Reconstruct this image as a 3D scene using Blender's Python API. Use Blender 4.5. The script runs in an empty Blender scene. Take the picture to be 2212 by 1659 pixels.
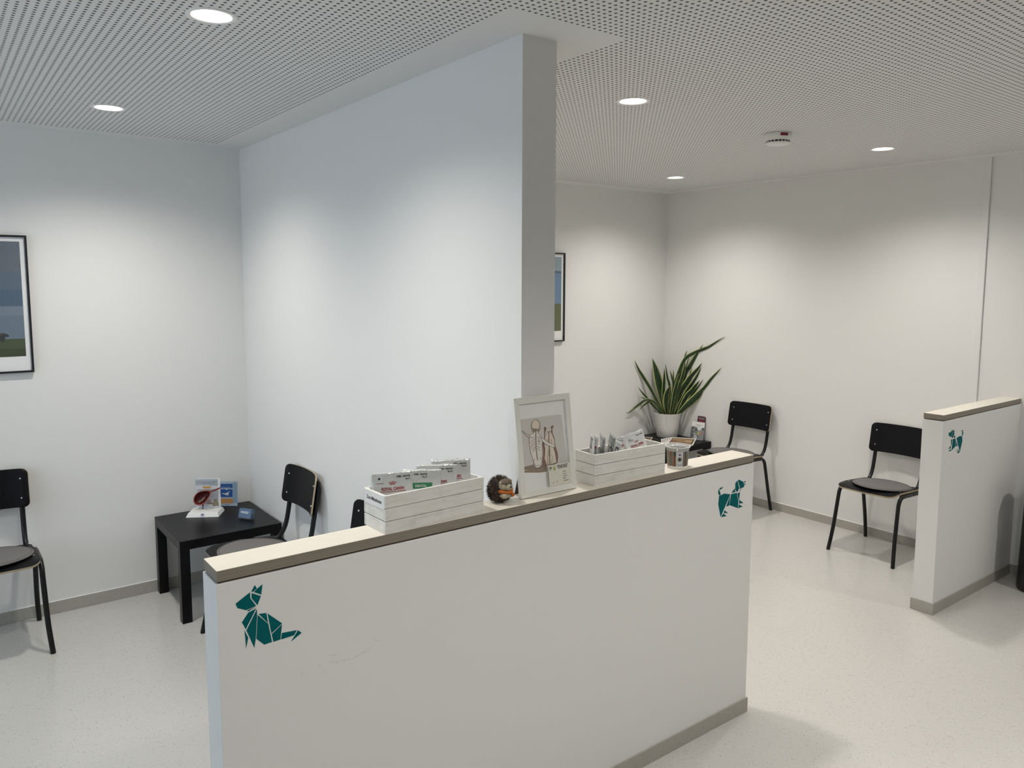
import bpy, bmesh, math, random
from mathutils import Vector, Matrix
random.seed(7)
SC = bpy.context.scene
COL = SC.collection
R = math.radians

SKY = 3.3; EXPO = 0.0; FRONT = 1.35; FRONT2 = 1.1
# ---- measured shapes in metres: sticker facets (x, z on their wall), scuffs, drawing (on its sheet), leaf midribs
D1 = [[(0.6193, 1.0542), (0.6243, 1.0442), (0.6145, 1.0377), (0.6102, 1.0395)], [(0.6389, 1.0513), (0.6347, 1.0252), (0.6163, 1.0367), (0.626, 1.044)], [(0.6104, 1.0351), (0.6339, 1.0219), (0.6243, 1), (0.61, 1.0219)], [(0.6067, 1.0382), (0.6071, 1.0227), (0.6211, 0.999), (0.5952, 0.9948), (0.5742, 1.0057), (0.5703, 1.0179)], [(0.6189, 0.9972), (0.5981, 0.9932), (0.6011, 0.99)], [(0.6209, 0.9926), (0.601, 0.9869), (0.5843, 0.9659), (0.593, 0.9453)], [(0.6226, 0.9904), (0.6227, 0.972), (0.6172, 0.9128), (0.6133, 0.8905), (0.5947, 0.9416)], [(0.59, 0.9434), (0.5986, 0.9218), (0.5925, 0.8952)], [(0.6244, 0.9743), (0.6504, 0.9442), (0.6588, 0.8933), (0.6385, 0.8918), (0.6186, 0.9133)], [(0.6266, 0.9765), (0.6462, 0.974), (0.6499, 0.9462)], [(0.6494, 0.9719), (0.6867, 0.9352), (0.6577, 0.9161)], [(0.6861, 0.9329), (0.6809, 0.8936), (0.6621, 0.8924), (0.6585, 0.9136)], [(0.685, 0.9097), (0.7252, 0.9062), (0.7173, 0.8945), (0.6827, 0.893)], [(0.7284, 0.9051), (0.7382, 0.8953), (0.7088, 0.8798)]]
D2 = [[(2.4616, 1.0062), (2.4873, 1.0067), (2.4658, 0.9974)], [(2.4576, 1.0044), (2.4708, 0.9778), (2.4589, 0.9768), (2.453, 0.9909)], [(2.46, 0.9745), (2.4928, 0.9787), (2.5315, 0.9693), (2.4737, 0.8863), (2.4563, 0.9416)], [(2.5309, 0.9637), (2.5274, 0.924), (2.5067, 0.9229)], [(2.5357, 0.9691), (2.5737, 0.9679), (2.5857, 0.9273), (2.5827, 0.9032), (2.529, 0.9252)], [(2.5579, 0.9892), (2.5637, 0.9727), (2.5387, 0.9737)], [(2.5743, 1.0187), (2.5885, 0.9853), (2.5752, 0.9698), (2.5621, 0.9833), (2.5617, 1.0103)], [(2.5849, 1.0212), (2.6144, 1.0072), (2.6211, 0.9863), (2.5927, 0.9804), (2.5923, 0.9878), (2.5773, 1.0178)], [(2.6265, 1.0095), (2.629, 1.0001), (2.6177, 1.0067)], [(2.6179, 1.0031), (2.6283, 0.9956), (2.6235, 0.9911)], [(2.6027, 0.9788), (2.5948, 0.9717), (2.5866, 0.972)], [(2.5934, 0.9678), (2.5889, 0.9289), (2.5771, 0.9653)], [(2.5918, 0.9357), (2.6199, 0.9187), (2.591, 0.9202)], [(2.5895, 0.9183), (2.615, 0.9038), (2.5847, 0.9024)], [(2.4978, 0.9097), (2.5203, 0.8936), (2.4926, 0.8993)], [(2.4905, 0.8976), (2.5119, 0.8834), (2.4769, 0.8851)]]
D3 = [[(4.4248, 1.0195), (4.4287, 1.0128), (4.4137, 0.9798), (4.3822, 0.9919), (4.3788, 1.0061), (4.3994, 1.0078)], [(4.4341, 1.0177), (4.4477, 1.0106), (4.4479, 0.9938), (4.4314, 0.9707), (4.418, 0.9807), (4.4306, 1.0098)], [(4.3814, 1.0093), (4.3903, 1.0089), (4.3867, 1.0024)], [(4.4488, 0.9875), (4.4676, 0.9719), (4.4419, 0.9715)], [(4.479, 0.9671), (4.5165, 0.9734), (4.548, 0.9693), (4.5544, 0.9416), (4.5306, 0.883)], [(4.4777, 0.9539), (4.5009, 0.9193), (4.48, 0.922)], [(4.435, 0.9668), (4.4685, 0.9655), (4.4759, 0.9225), (4.4254, 0.9038)], [(4.4123, 0.9678), (4.4284, 0.9661), (4.4215, 0.9288), (4.4156, 0.9365)], [(4.4139, 0.9339), (4.4145, 0.9178), (4.3862, 0.9173)], [(4.415, 0.9143), (4.4227, 0.9014), (4.3894, 0.9044)], [(4.5062, 0.9031), (4.5057, 0.8954), (4.485, 0.8897)], [(4.5116, 0.8975), (4.531, 0.8801), (4.4942, 0.8786), (4.5081, 0.8895)], [(4.5444, 0.9952), (4.56, 0.9906), (4.5525, 0.9709), (4.5429, 0.9728)], [(4.5279, 1.0021), (4.5528, 1.002), (4.5569, 0.9952), (4.5411, 0.9963)]]
SCUFF = [[(0.7781, 0.7877), (0.7897, 0.7921)], [(0.8148, 0.7896), (0.8338, 0.7847), (0.8559, 0.7833), (0.8727, 0.7827)], [(0.882, 0.779), (0.901, 0.7851), (0.9298, 0.792), (0.9396, 0.7982)], [(0.9496, 0.8146), (0.9652, 0.8074)], [(0.8162, 0.8097), (0.8361, 0.8046)], [(0.7992, 0.7741), (0.8024, 0.7589)], [(0.7397, 0.7927), (0.7342, 0.7806)]]
ART = {'bg': [(0.0239, 0.2564), (0.1858, 0.2565), (0.2035, 0.2547), (0.2143, 0.092), (0.1248, 0.0937), (0.1202, 0.0712), (0.0243, 0.0818)], 'floor': [(0.0251, 0.1008), (0.0666, 0.1036), (0.1157, 0.095), (0.1235, 0.0921), (0.1203, 0.0721), (0.0906, 0.0729), (0.0244, 0.0826)], 'floorhi': [(0.0253, 0.0912), (0.045, 0.0892), (0.0425, 0.087), (0.0248, 0.0869)], 'dogbrown': [(0.1514, 0.2188), (0.1636, 0.2237), (0.1654, 0.2181), (0.1588, 0.2108), (0.1585, 0.1965), (0.166, 0.1777), (0.1662, 0.1525), (0.1731, 0.1318), (0.1748, 0.1136), (0.1693, 0.0946), (0.1571, 0.0909), (0.1224, 0.0922), (0.115, 0.088), (0.1018, 0.0934), (0.1062, 0.114), (0.1111, 0.1399), (0.1092, 0.1668), (0.12, 0.1832), (0.122, 0.2025), (0.1225, 0.2185), (0.1252, 0.2226), (0.1329, 0.2191), (0.1324, 0.2138), (0.1265, 0.202), (0.1242, 0.1898), (0.136, 0.2045), (0.15, 0.2046), (0.155, 0.2077)], 'dogpale': [(0.1253, 0.1897), (0.1359, 0.2027), (0.1498, 0.2029), (0.1547, 0.1934), (0.1633, 0.1744), (0.1635, 0.1528), (0.156, 0.1484), (0.1613, 0.1316), (0.1648, 0.097), (0.1434, 0.0937), (0.1226, 0.0949), (0.1156, 0.1163), (0.121, 0.1475), (0.1186, 0.1692)], 'hum': [(0.0572, 0.2013), (0.0768, 0.206), (0.0789, 0.2163), (0.0957, 0.2144), (0.0947, 0.2039), (0.1071, 0.1918), (0.1103, 0.1773), (0.1074, 0.1493), (0.1059, 0.1229), (0.1023, 0.0986), (0.0925, 0.0912), (0.0765, 0.0899), (0.0684, 0.0999), (0.0659, 0.1195), (0.0574, 0.147), (0.0556, 0.1734)], 'arm1': [(0.029, 0.2185), (0.0334, 0.218), (0.0456, 0.2079), (0.0606, 0.2009), (0.0573, 0.1907), (0.0472, 0.2007)], 'arm2': [(0.1068, 0.1883), (0.1197, 0.1797), (0.1369, 0.1669), (0.1592, 0.157), (0.1629, 0.1475), (0.1403, 0.1549), (0.1205, 0.1654), (0.108, 0.1776)], 'hair': [(0.0675, 0.2369), (0.074, 0.2459), (0.088, 0.2509), (0.0992, 0.2485), (0.1074, 0.2397), (0.1084, 0.2271), (0.1061, 0.215), (0.0995, 0.2069), (0.0937, 0.2058), (0.0931, 0.2112), (0.077, 0.2077), (0.0729, 0.2117), (0.0682, 0.221)], 'skull': [(0.0721, 0.2382), (0.0809, 0.2469), (0.0901, 0.2486), (0.1008, 0.2421), (0.1033, 0.233), (0.1009, 0.2209), (0.0938, 0.2181), (0.0783, 0.2217), (0.072, 0.2259)], 'spine': [[(0.0871, 0.2189), (0.084, 0.1875), (0.0816, 0.1526), (0.0837, 0.1171)], [(0.1416, 0.202), (0.1395, 0.1809), (0.1382, 0.1453), (0.1355, 0.0957)]], 'ribs': [[(0.0817, 0.1878), (0.0653, 0.181), (0.058, 0.1749)], [(0.0809, 0.1791), (0.0667, 0.1721), (0.0592, 0.1642)], [(0.08, 0.1704), (0.0682, 0.1649), (0.0605, 0.1553)], [(0.0791, 0.1617), (0.0695, 0.1559), (0.0644, 0.1495)], [(0.0783, 0.153), (0.0711, 0.1487), (0.0683, 0.1438)], [(0.0889, 0.1799), (0.103, 0.1729)], [(0.088, 0.1712), (0.1043, 0.1638)], [(0.0871, 0.1625), (0.101, 0.1536)], [(0.0863, 0.1538), (0.0979, 0.1452)], [(0.0602, 0.1974), (0.0663, 0.1914), (0.0756, 0.1938)], [(0.0931, 0.1882), (0.096, 0.1719), (0.1019, 0.1854)], [(0.0912, 0.192), (0.1045, 0.1886)], [(0.0727, 0.1203), (0.0661, 0.1107), (0.0749, 0.0972), (0.0842, 0.0994), (0.0928, 0.0947), (0.1019, 0.1058), (0.1003, 0.1237), (0.0904, 0.1162)], [(0.1288, 0.1786), (0.1328, 0.1727)], [(0.151, 0.1795), (0.1503, 0.1617)], [(0.1256, 0.1238), (0.1276, 0.0986)], [(0.151, 0.1222), (0.1425, 0.0965)], [(0.1291, 0.1358), (0.1354, 0.1296), (0.1428, 0.134)], [(0.1284, 0.1288), (0.1358, 0.1224), (0.1444, 0.1267)], [(0.1298, 0.1428), (0.1361, 0.1367), (0.1435, 0.1411)]], 'card': [(0.1236, 0.093), (0.2154, 0.0909), (0.2167, 0.0226), (0.118, 0.0218)], 'outer': [(-0.0007, 0.3299), (0.2408, 0.33), (0.2405, -0.0003), (-0.0009, 0.0003)], 'inner': [(0.02, 0.3114), (0.2192, 0.3104), (0.2194, 0.021), (0.0236, 0.0193)], 'H': 0.3299}
LEAVES = [[[(4.939, 4.725, 1.134), (4.994, 4.725, 1.049), (5.041, 4.717, 0.985), (5.071, 4.686, 0.918), (5.101, 4.655, 0.845), (5.132, 4.624, 0.765), (5.162, 4.593, 0.69), (5.179, 4.576, 0.648)], 0.0285], [[(4.983, 4.717, 0.891), (5.014, 4.694, 0.843), (5.049, 4.668, 0.796), (5.081, 4.646, 0.744), (5.119, 4.616, 0.692), (5.15, 4.594, 0.649)], 0.0184], [[(4.848, 4.725, 0.669), (4.891, 4.725, 0.676), (4.959, 4.715, 0.718), (5.012, 4.671, 0.773), (5.044, 4.651, 0.782), (5.089, 4.616, 0.761), (5.128, 4.588, 0.709), (5.158, 4.57, 0.651)], 0.0239], [[(4.984, 4.7, 0.686), (5.019, 4.676, 0.731), (5.057, 4.649, 0.762), (5.086, 4.632, 0.764), (5.127, 4.6, 0.721), (5.164, 4.575, 0.65)], 0.0175], [[(5.025, 4.725, 0.798), (5.056, 4.7, 0.784), (5.089, 4.667, 0.769), (5.129, 4.627, 0.727), (5.167, 4.59, 0.647)], 0.0166], [[(5.142, 4.701, 1.137), (5.157, 4.675, 1.053), (5.168, 4.654, 0.968), (5.177, 4.634, 0.875), (5.186, 4.614, 0.795), (5.196, 4.593, 0.701), (5.197, 4.583, 0.645)], 0.069], [[(5.175, 4.588, 1.059), (5.177, 4.587, 0.965), (5.175, 4.589, 0.87), (5.174, 4.589, 0.799), (5.186, 4.576, 0.647)], 0.0304], [[(5.211, 4.608, 1.096), (5.214, 4.597, 1.028), (5.219, 4.584, 0.962), (5.225, 4.57, 0.916), (5.225, 4.562, 0.846), (5.217, 4.564, 0.751), (5.209, 4.565, 0.647)], 0.0221], [[(5.144, 4.487, 0.917), (5.143, 4.514, 0.867), (5.149, 4.533, 0.808), (5.161, 4.545, 0.744), (5.18, 4.549, 0.652)], 0.0483], [[(5.17, 4.518, 1.047), (5.187, 4.508, 0.982), (5.202, 4.501, 0.925), (5.206, 4.506, 0.877), (5.201, 4.521, 0.805), (5.192, 4.541, 0.732), (5.189, 4.554, 0.65)], 0.023], [[(5.273, 4.568, 1.038), (5.264, 4.561, 0.985), (5.259, 4.55, 0.915), (5.246, 4.547, 0.774), (5.228, 4.551, 0.647)], 0.023], [[(5.335, 4.07, 1.362), (5.335, 4.155, 1.314), (5.335, 4.237, 1.264), (5.335, 4.321, 1.23), (5.317, 4.404, 1.19), (5.289, 4.438, 1.159), (5.27, 4.462, 1.111), (5.254, 4.482, 1.045), (5.241, 4.499, 0.979), (5.226, 4.519, 0.884), (5.208, 4.542, 0.755), (5.198, 4.554, 0.649)], 0.0304], [[(5.335, 4.298, 1.28), (5.335, 4.344, 1.219), (5.335, 4.394, 1.141), (5.335, 4.438, 1.072), (5.334, 4.483, 1.011), (5.294, 4.51, 0.869), (5.245, 4.546, 0.646)], 0.0423], [[(5.335, 4.474, 1.22), (5.335, 4.49, 1.176), (5.326, 4.501, 1.124), (5.302, 4.511, 1.035), (5.266, 4.533, 0.822), (5.235, 4.55, 0.646)], 0.0267], [[(5.335, 4.428, 1.206), (5.324, 4.444, 1.147), (5.311, 4.454, 1.086), (5.298, 4.465, 1.016), (5.263, 4.501, 0.826), (5.23, 4.533, 0.649)], 0.012], [[(5.335, 4.305, 1.121), (5.335, 4.35, 1.061), (5.332, 4.41, 0.995), (5.303, 4.442, 0.933), (5.271, 4.479, 0.851), (5.243, 4.511, 0.755), (5.229, 4.527, 0.65)], 0.0478], [[(5.335, 4.312, 1.086), (5.335, 4.348, 1.01), (5.335, 4.404, 0.925), (5.321, 4.455, 0.85), (5.279, 4.494, 0.74), (5.249, 4.519, 0.649)], 0.0331], [[(5.335, 4.323, 0.966), (5.321, 4.357, 0.917), (5.304, 4.388, 0.864), (5.287, 4.419, 0.824), (5.267, 4.453, 0.746), (5.247, 4.487, 0.654)], 0.0405], [[(5.335, 4.287, 0.979), (5.335, 4.317, 0.935), (5.335, 4.378, 0.858), (5.325, 4.443, 0.766), (5.286, 4.48, 0.684), (5.271, 4.49, 0.651)], 0.0212], [[(5.335, 4.269, 0.928), (5.331, 4.305, 0.866), (5.31, 4.344, 0.812), (5.289, 4.383, 0.767), (5.267, 4.423, 0.722), (5.251, 4.456, 0.677), (5.247, 4.476, 0.651)], 0.0607], [[(5.335, 4.096, 1.1), (5.335, 4.146, 1.048), (5.335, 4.199, 0.993), (5.335, 4.253, 0.928), (5.335, 4.308, 0.866), (5.335, 4.376, 0.797), (5.29, 4.441, 0.698), (5.263, 4.477, 0.651)], 0.0267], [[(5.335, 4.412, 1.07), (5.335, 4.431, 1.016), (5.335, 4.458, 0.943), (5.3, 4.485, 0.848), (5.25, 4.526, 0.648)], 0.0184], [[(5.263, 4.427, 1.133), (5.264, 4.438, 1.067), (5.259, 4.455, 0.982), (5.243, 4.484, 0.853), (5.219, 4.524, 0.651)], 0.0294], [[(5.203, 4.45, 1.024), (5.209, 4.47, 0.928), (5.209, 4.497, 0.831), (5.204, 4.529, 0.652)], 0.0331], [[(5.267, 4.56, 1.037), (5.257, 4.552, 0.986), (5.245, 4.547, 0.869), (5.224, 4.552, 0.647)], 0.0202]]

# ------------------------------------------------------------------ helpers
def obj(name, bm, mats, parent=None, smooth=False):
    me = bpy.data.meshes.new(name)
    bmesh.ops.recalc_face_normals(bm, faces=bm.faces[:])
    bm.to_mesh(me); bm.free()
    if not isinstance(mats, (list, tuple)): mats = [mats]
    for m in mats: me.materials.append(m)
    if smooth:
        for p in me.polygons: p.use_smooth = True
    o = bpy.data.objects.new(name, me); COL.objects.link(o)
    if parent: o.parent = parent
    return o
def tag(o, label=None, cat=None, group=None, kind=None):
    if label: o['label'] = label
    if cat: o['category'] = cat
    if group: o['group'] = group
    if kind: o['kind'] = kind
    return o
def thing(name, label, cat, loc=(0,0,0), rot=(0,0,0), group=None):
    o = bpy.data.objects.new(name, None); COL.objects.link(o)
    o.location = loc; o.rotation_euler = rot; o.empty_display_size = .05
    return tag(o, label, cat, group)
def dup(root, loc, rz, label):
    r = root.copy(); COL.objects.link(r); r.location = loc; r.rotation_euler = (root.rotation_euler.x,0,rz); r['label'] = label
    for ch in list(root.children):
        c = ch.copy(); COL.objects.link(c); c.parent = r
        for g in list(ch.children):
            d = g.copy(); COL.objects.link(d); d.parent = c
    return r
def bevel(o, w=.002, seg=2, ang=40):
    m = o.modifiers.new('bevel', 'BEVEL'); m.width = w; m.segments = seg; m.limit_method = 'ANGLE'; m.angle_limit = R(ang)
    m.harden_normals = False
    return o
def box(bm, x0, x1, y0, y1, z0, z1, mi=0, M=None):
    vs = [bm.verts.new((x, y, z)) for x in (x0, x1) for y in (y0, y1) for z in (z0, z1)]
    if M is not None:
        for v in vs: v.co = M @ v.co
    fs = []
    for q in ((0,1,3,2),(4,6,7,5),(0,4,5,1),(2,3,7,6),(0,2,6,4),(1,5,7,3)):
        f = bm.faces.new([vs[i] for i in q]); f.material_index = mi; fs.append(f)
    return fs
def nbox(name, x0, x1, y0, y1, z0, z1, mat, parent=None):
    bm = bmesh.new(); box(bm, x0, x1, y0, y1, z0, z1); return obj(name, bm, mat, parent)
def prism(bm, pts, fn, t, mi=0):
    """polygon pts (a,b), fn(a,b,h)->Vector, thickness t"""
    lo = [bm.verts.new(fn(a, b, 0)) for a, b in pts]; hi = [bm.verts.new(fn(a, b, t)) for a, b in pts]
    n = len(pts)
    for vs in (lo, hi):
        f = bm.faces.new(vs); f.material_index = mi
    for i in range(n):
        f = bm.faces.new((lo[i], lo[(i+1) % n], hi[(i+1) % n], hi[i])); f.material_index = mi
def spline(pts, n=6):
    P = [Vector(p) for p in pts]; out = []
    for i in range(len(P)-1):
        p0 = P[max(i-1, 0)]; p1 = P[i]; p2 = P[i+1]; p3 = P[min(i+2, len(P)-1)]
        for k in range(n):
            t = k/n
            out.append(.5*((2*p1)+(p2-p0)*t+(2*p0-5*p1+4*p2-p3)*t*t+(3*p1-p0-3*p2+p3)*t**3))
    out.append(P[-1].copy()); return out
def tube(bm, pts, r, seg=12, mi=0, caps=True):
    rr = r if isinstance(r, (list, tuple)) else [r]*len(pts)
    pts = [Vector(p) for p in pts]; rings = []; nrm = None
    for i, p in enumerate(pts):
        t = (pts[min(i+1, len(pts)-1)]-pts[max(i-1, 0)]).normalized()
        if nrm is None:
            nrm = t.orthogonal().normalized()
        else:
            nrm = (nrm - t*nrm.dot(t)).normalized()
        b = t.cross(nrm)
        rings.append([bm.verts.new(p+(nrm*math.cos(2*math.pi*k/seg)+b*math.sin(2*math.pi*k/seg))*rr[i]) for k in range(seg)])
    for a, b in zip(rings, rings[1:]):
        for k in range(seg):
            f = bm.faces.new((a[k], a[(k+1) % seg], b[(k+1) % seg], b[k])); f.material_index = mi; f.smooth = True
    if caps:
        for q in (rings[0], rings[-1]):
            f = bm.faces.new(q); f.material_index = mi
def lathe(bm, prof, seg=40, mi=0, center=(0,0), close=False, mifn=None):
    rings = []
    for (r, z) in prof:
        if r < 1e-6: rings.append([bm.verts.new((center[0], center[1], z))]*seg)
        else: rings.append([bm.verts.new((center[0]+r*math.cos(2*math.pi*k/seg), center[1]+r*math.sin(2*math.pi*k/seg), z)) for k in range(seg)])
    for j, (a, b) in enumerate(zip(rings, rings[1:])):
        for k in range(seg):
            q = [a[k], a[(k+1) % seg], b[(k+1) % seg], b[k]]; u = []
            for v in q:
                if v not in u: u.append(v)
            if len(u) > 2:
                f = bm.faces.new(u); f.material_index = mifn(j, k) if mifn else mi; f.smooth = True
def ell(bm, c, r, seg=20, rings=12, mi=0, M=None):
    c = Vector(c); grid = []
    for j in range(rings+1):
        th = math.pi*j/rings; row = []
        for k in range(seg):
            ph = 2*math.pi*k/seg
            p = Vector((r[0]*math.sin(th)*math.cos(ph), r[1]*math.sin(th)*math.sin(ph), r[2]*math.cos(th)))
            if M is not None: p = M @ p
            row.append(p+c)
        grid.append(row)
    top = bm.verts.new(grid[0][0]); bot = bm.verts.new(grid[-1][0])
    V = [[bm.verts.new(p) for p in row] for row in grid[1:-1]]
    for k in range(seg):
        fs = [bm.faces.new((top, V[0][k], V[0][(k+1) % seg])), bm.faces.new((bot, V[-1][(k+1) % seg], V[-1][k]))]
        for f in fs: f.material_index = mi; f.smooth = True
    for a, b in zip(V, V[1:]):
        for k in range(seg):
            f = bm.faces.new((a[k], b[k], b[(k+1) % seg], a[(k+1) % seg])); f.material_index = mi; f.smooth = True
def text(bm, s, size, M, mi=0, align='LEFT', squeeze=1.0):
    """flat lettering of string s; M maps (x right, y up, z out)"""
    cu = bpy.data.curves.new('lettering', 'FONT'); cu.body = s; cu.size = size; cu.align_x = align
    cu.extrude = .0001; cu.resolution_u = 3; cu.offset = size*.02
    o = bpy.data.objects.new('lettering', cu); COL.objects.link(o)
    dg = bpy.context.evaluated_depsgraph_get()
    me = bpy.data.meshes.new_from_object(o.evaluated_get(dg))
    base = len(bm.verts); vm = []
    for v in me.vertices: vm.append(bm.verts.new(M @ Vector((v.co.x*squeeze, v.co.y, v.co.z))))
    for p in me.polygons:
        try:
            f = bm.faces.new([vm[i] for i in p.vertices]); f.material_index = mi
        except ValueError: pass
    bpy.data.objects.remove(o); bpy.data.curves.remove(cu); bpy.data.meshes.remove(me)
def ribbon(bm, pts, w, fn, h0, h1, mi=0):
    """flat stroke along 2D points"""
    P = [Vector((a, b)) for a, b in pts]
    for a, b in zip(P, P[1:]):
        d = (b-a); 
        if d.length < 1e-6: continue
        n = Vector((-d.y, d.x)).normalized()*w/2; e = d.normalized()*w*.3
        q = [a-e+n, b+e+n, b+e-n, a-e-n]
        f = bm.faces.new([bm.verts.new(fn(v.x, v.y, h1)) for v in q]); f.material_index = mi

# ------------------------------------------------------------------ materials
def mat(name, col, rough=.5, metal=0, spec=.5, **kw):
    m = bpy.data.materials.new(name); m.use_nodes = True
    b = m.node_tree.nodes['Principled BSDF']
    b.inputs['Base Color'].default_value = (*col, 1); b.inputs['Roughness'].default_value = rough
    b.inputs['Metallic'].default_value = metal; b.inputs['Specular IOR Level'].default_value = spec
    for k, v in kw.items(): b.inputs[k].default_value = v
    return m
class NT:
    def __init__(s, m): s.nt = m.node_tree; s.n = m.node_tree.nodes; s.b = s.n['Principled BSDF']
    def new(s, t, **kw):
        nd = s.n.new(t)
        for k, v in kw.items(): setattr(nd, k, v)
        return nd
    def link(s, a, b): s.nt.links.new(a, b)
    def math(s, op, a, b=None, c=None, clamp=False):
        nd = s.new('ShaderNodeMath', operation=op); nd.use_clamp = clamp
        for i, v in enumerate((a, b, c)):
            if v is None: continue
            if isinstance(v, (int, float)): nd.inputs[i].default_value = v
            else: s.link(v, nd.inputs[i])
        return nd.outputs[0]
    def pos(s):
        g = s.new('ShaderNodeNewGeometry'); x = s.new('ShaderNodeSeparateXYZ'); s.link(g.outputs['Position'], x.inputs[0])
        return g.outputs['Position'], x.outputs
    def objc(s):
        g = s.new('ShaderNodeTexCoord'); x = s.new('ShaderNodeSeparateXYZ'); s.link(g.outputs['Object'], x.inputs[0])
        return g.outputs['Object'], x.outputs
    def mix(s, fac, a, b):
        nd = s.new('ShaderNodeMix', data_type='RGBA')
        if isinstance(fac, (int, float)): nd.inputs[0].default_value = fac
        else: s.link(fac, nd.inputs[0])
        for i, v in ((6, a), (7, b)):
            if isinstance(v, tuple): nd.inputs[i].default_value = (*v, 1)
            else: s.link(v, nd.inputs[i])
        return nd.outputs[2]
    def noise(s, vec, scale, detail=2, rough=.5):
        nd = s.new('ShaderNodeTexNoise'); nd.inputs['Scale'].default_value = scale; nd.inputs['Detail'].default_value = detail; nd.inputs['Roughness'].default_value = rough
        s.link(vec, nd.inputs['Vector']); return nd.outputs[0]
    def ramp(s, fac, p0, p1):
        nd = s.new('ShaderNodeMapRange'); nd.inputs[1].default_value = p0; nd.inputs[2].default_value = p1; s.link(fac, nd.inputs[0]); return nd.outputs[0]
    def mapping(s, vec, scale=(1,1,1), rot=(0,0,0)):
        nd = s.new('ShaderNodeMapping'); nd.inputs['Scale'].default_value = scale; nd.inputs['Rotation'].default_value = rot; s.link(vec, nd.inputs[0]); return nd.outputs[0]
    def bump(s, h, strength, dist=.001):
        nd = s.new('ShaderNodeBump'); nd.inputs['Strength'].default_value = strength; nd.inputs['Distance'].default_value = dist
        s.link(h, nd.inputs['Height']); s.link(nd.outputs[0], s.b.inputs['Normal'])
    def color(s, c): s.link(c, s.b.inputs['Base Color'])

def wall_paint(name, col):
    m = mat(name, col, .6, spec=.25); t = NT(m); p, _ = t.pos()
    t.bump(t.noise(p, 420, 2), .12, .0006); return m
M_wall = wall_paint('wall paint', (.765, .765, .755))

def mk_lowwall():
    # white paint with a few grey scuff marks
    m = mat('scuffed wall paint', (.765, .765, .755), .6, spec=.25); t = NT(m); p, x = t.pos()
    t.bump(t.noise(p, 420, 2), .12, .0006)
    best = None
    for poly in SCUFF:
        for (ax, az), (bx, bz) in zip(poly, poly[1:]):
            dx, dz = bx-ax, bz-az; L2 = dx*dx+dz*dz
            px = t.math('SUBTRACT', x['X'], ax); pz = t.math('SUBTRACT', x['Z'], az)
            h = t.math('ADD', t.math('MULTIPLY', px, dx/L2), t.math('MULTIPLY', pz, dz/L2), clamp=True)
            ex = t.math('SUBTRACT', px, t.math('MULTIPLY', h, dx)); ez = t.math('SUBTRACT', pz, t.math('MULTIPLY', h, dz))
            d = t.math('SQRT', t.math('ADD', t.math('MULTIPLY', ex, ex), t.math('MULTIPLY', ez, ez)))
            best = d if best is None else t.math('MINIMUM', best, d)
    fac = t.math('MULTIPLY', t.ramp(best, .0022, .0004), t.ramp(t.noise(p, 260, 3), .35, .7))
    t.color(t.mix(t.math('MULTIPLY', fac, .45), (.765, .765, .755), (.35, .34, .33))); return m

def mk_ceiling():
    P = .0233
    m = mat('perforated ceiling panel', (.74, .74, .735), .75, spec=.2); t = NT(m); p, x = t.pos()
    def cell(o, off):
        return t.math('SUBTRACT', t.math('FRACT', t.math('ADD', t.math('DIVIDE', t.math('SUBTRACT', o, off), P), 100.5)), .5)
    cx = cell(x['X'], 1.399); cy = cell(x['Y'], 1.824)
    d = t.math('SQRT', t.math('ADD', t.math('MULTIPLY', cx, cx), t.math('MULTIPLY', cy, cy)))
    hole = t.ramp(d, .236, .208)
    rx = t.math('SUBTRACT', t.math('ROUND', t.math('DIVIDE', t.math('SUBTRACT', x['X'], 1.399), P)), 0)   # hole column index
    hx = t.math('ADD', t.math('MULTIPLY', rx, P), 1.399)
    hy = t.math('ADD', t.math('MULTIPLY', t.math('ROUND', t.math('DIVIDE', t.math('SUBTRACT', x['Y'], 1.824), P)), P), 1.824)
    inband = t.math('MULTIPLY', t.math('MULTIPLY', t.math('GREATER_THAN', hx, 1.388), t.math('LESS_THAN', hx, 1.852)), t.math('GREATER_THAN', hy, 1.836))
    edge = t.math('MULTIPLY', t.math('LESS_THAN', hy, 4.615), t.math('LESS_THAN', hx, 5.215))
    k = t.math('MULTIPLY', t.math('MULTIPLY', hole, t.math('SUBTRACT', 1, inband)), edge)
    t.color(t.mix(k, (.74, .74, .735), (.075, .074, .072))); return m

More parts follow.
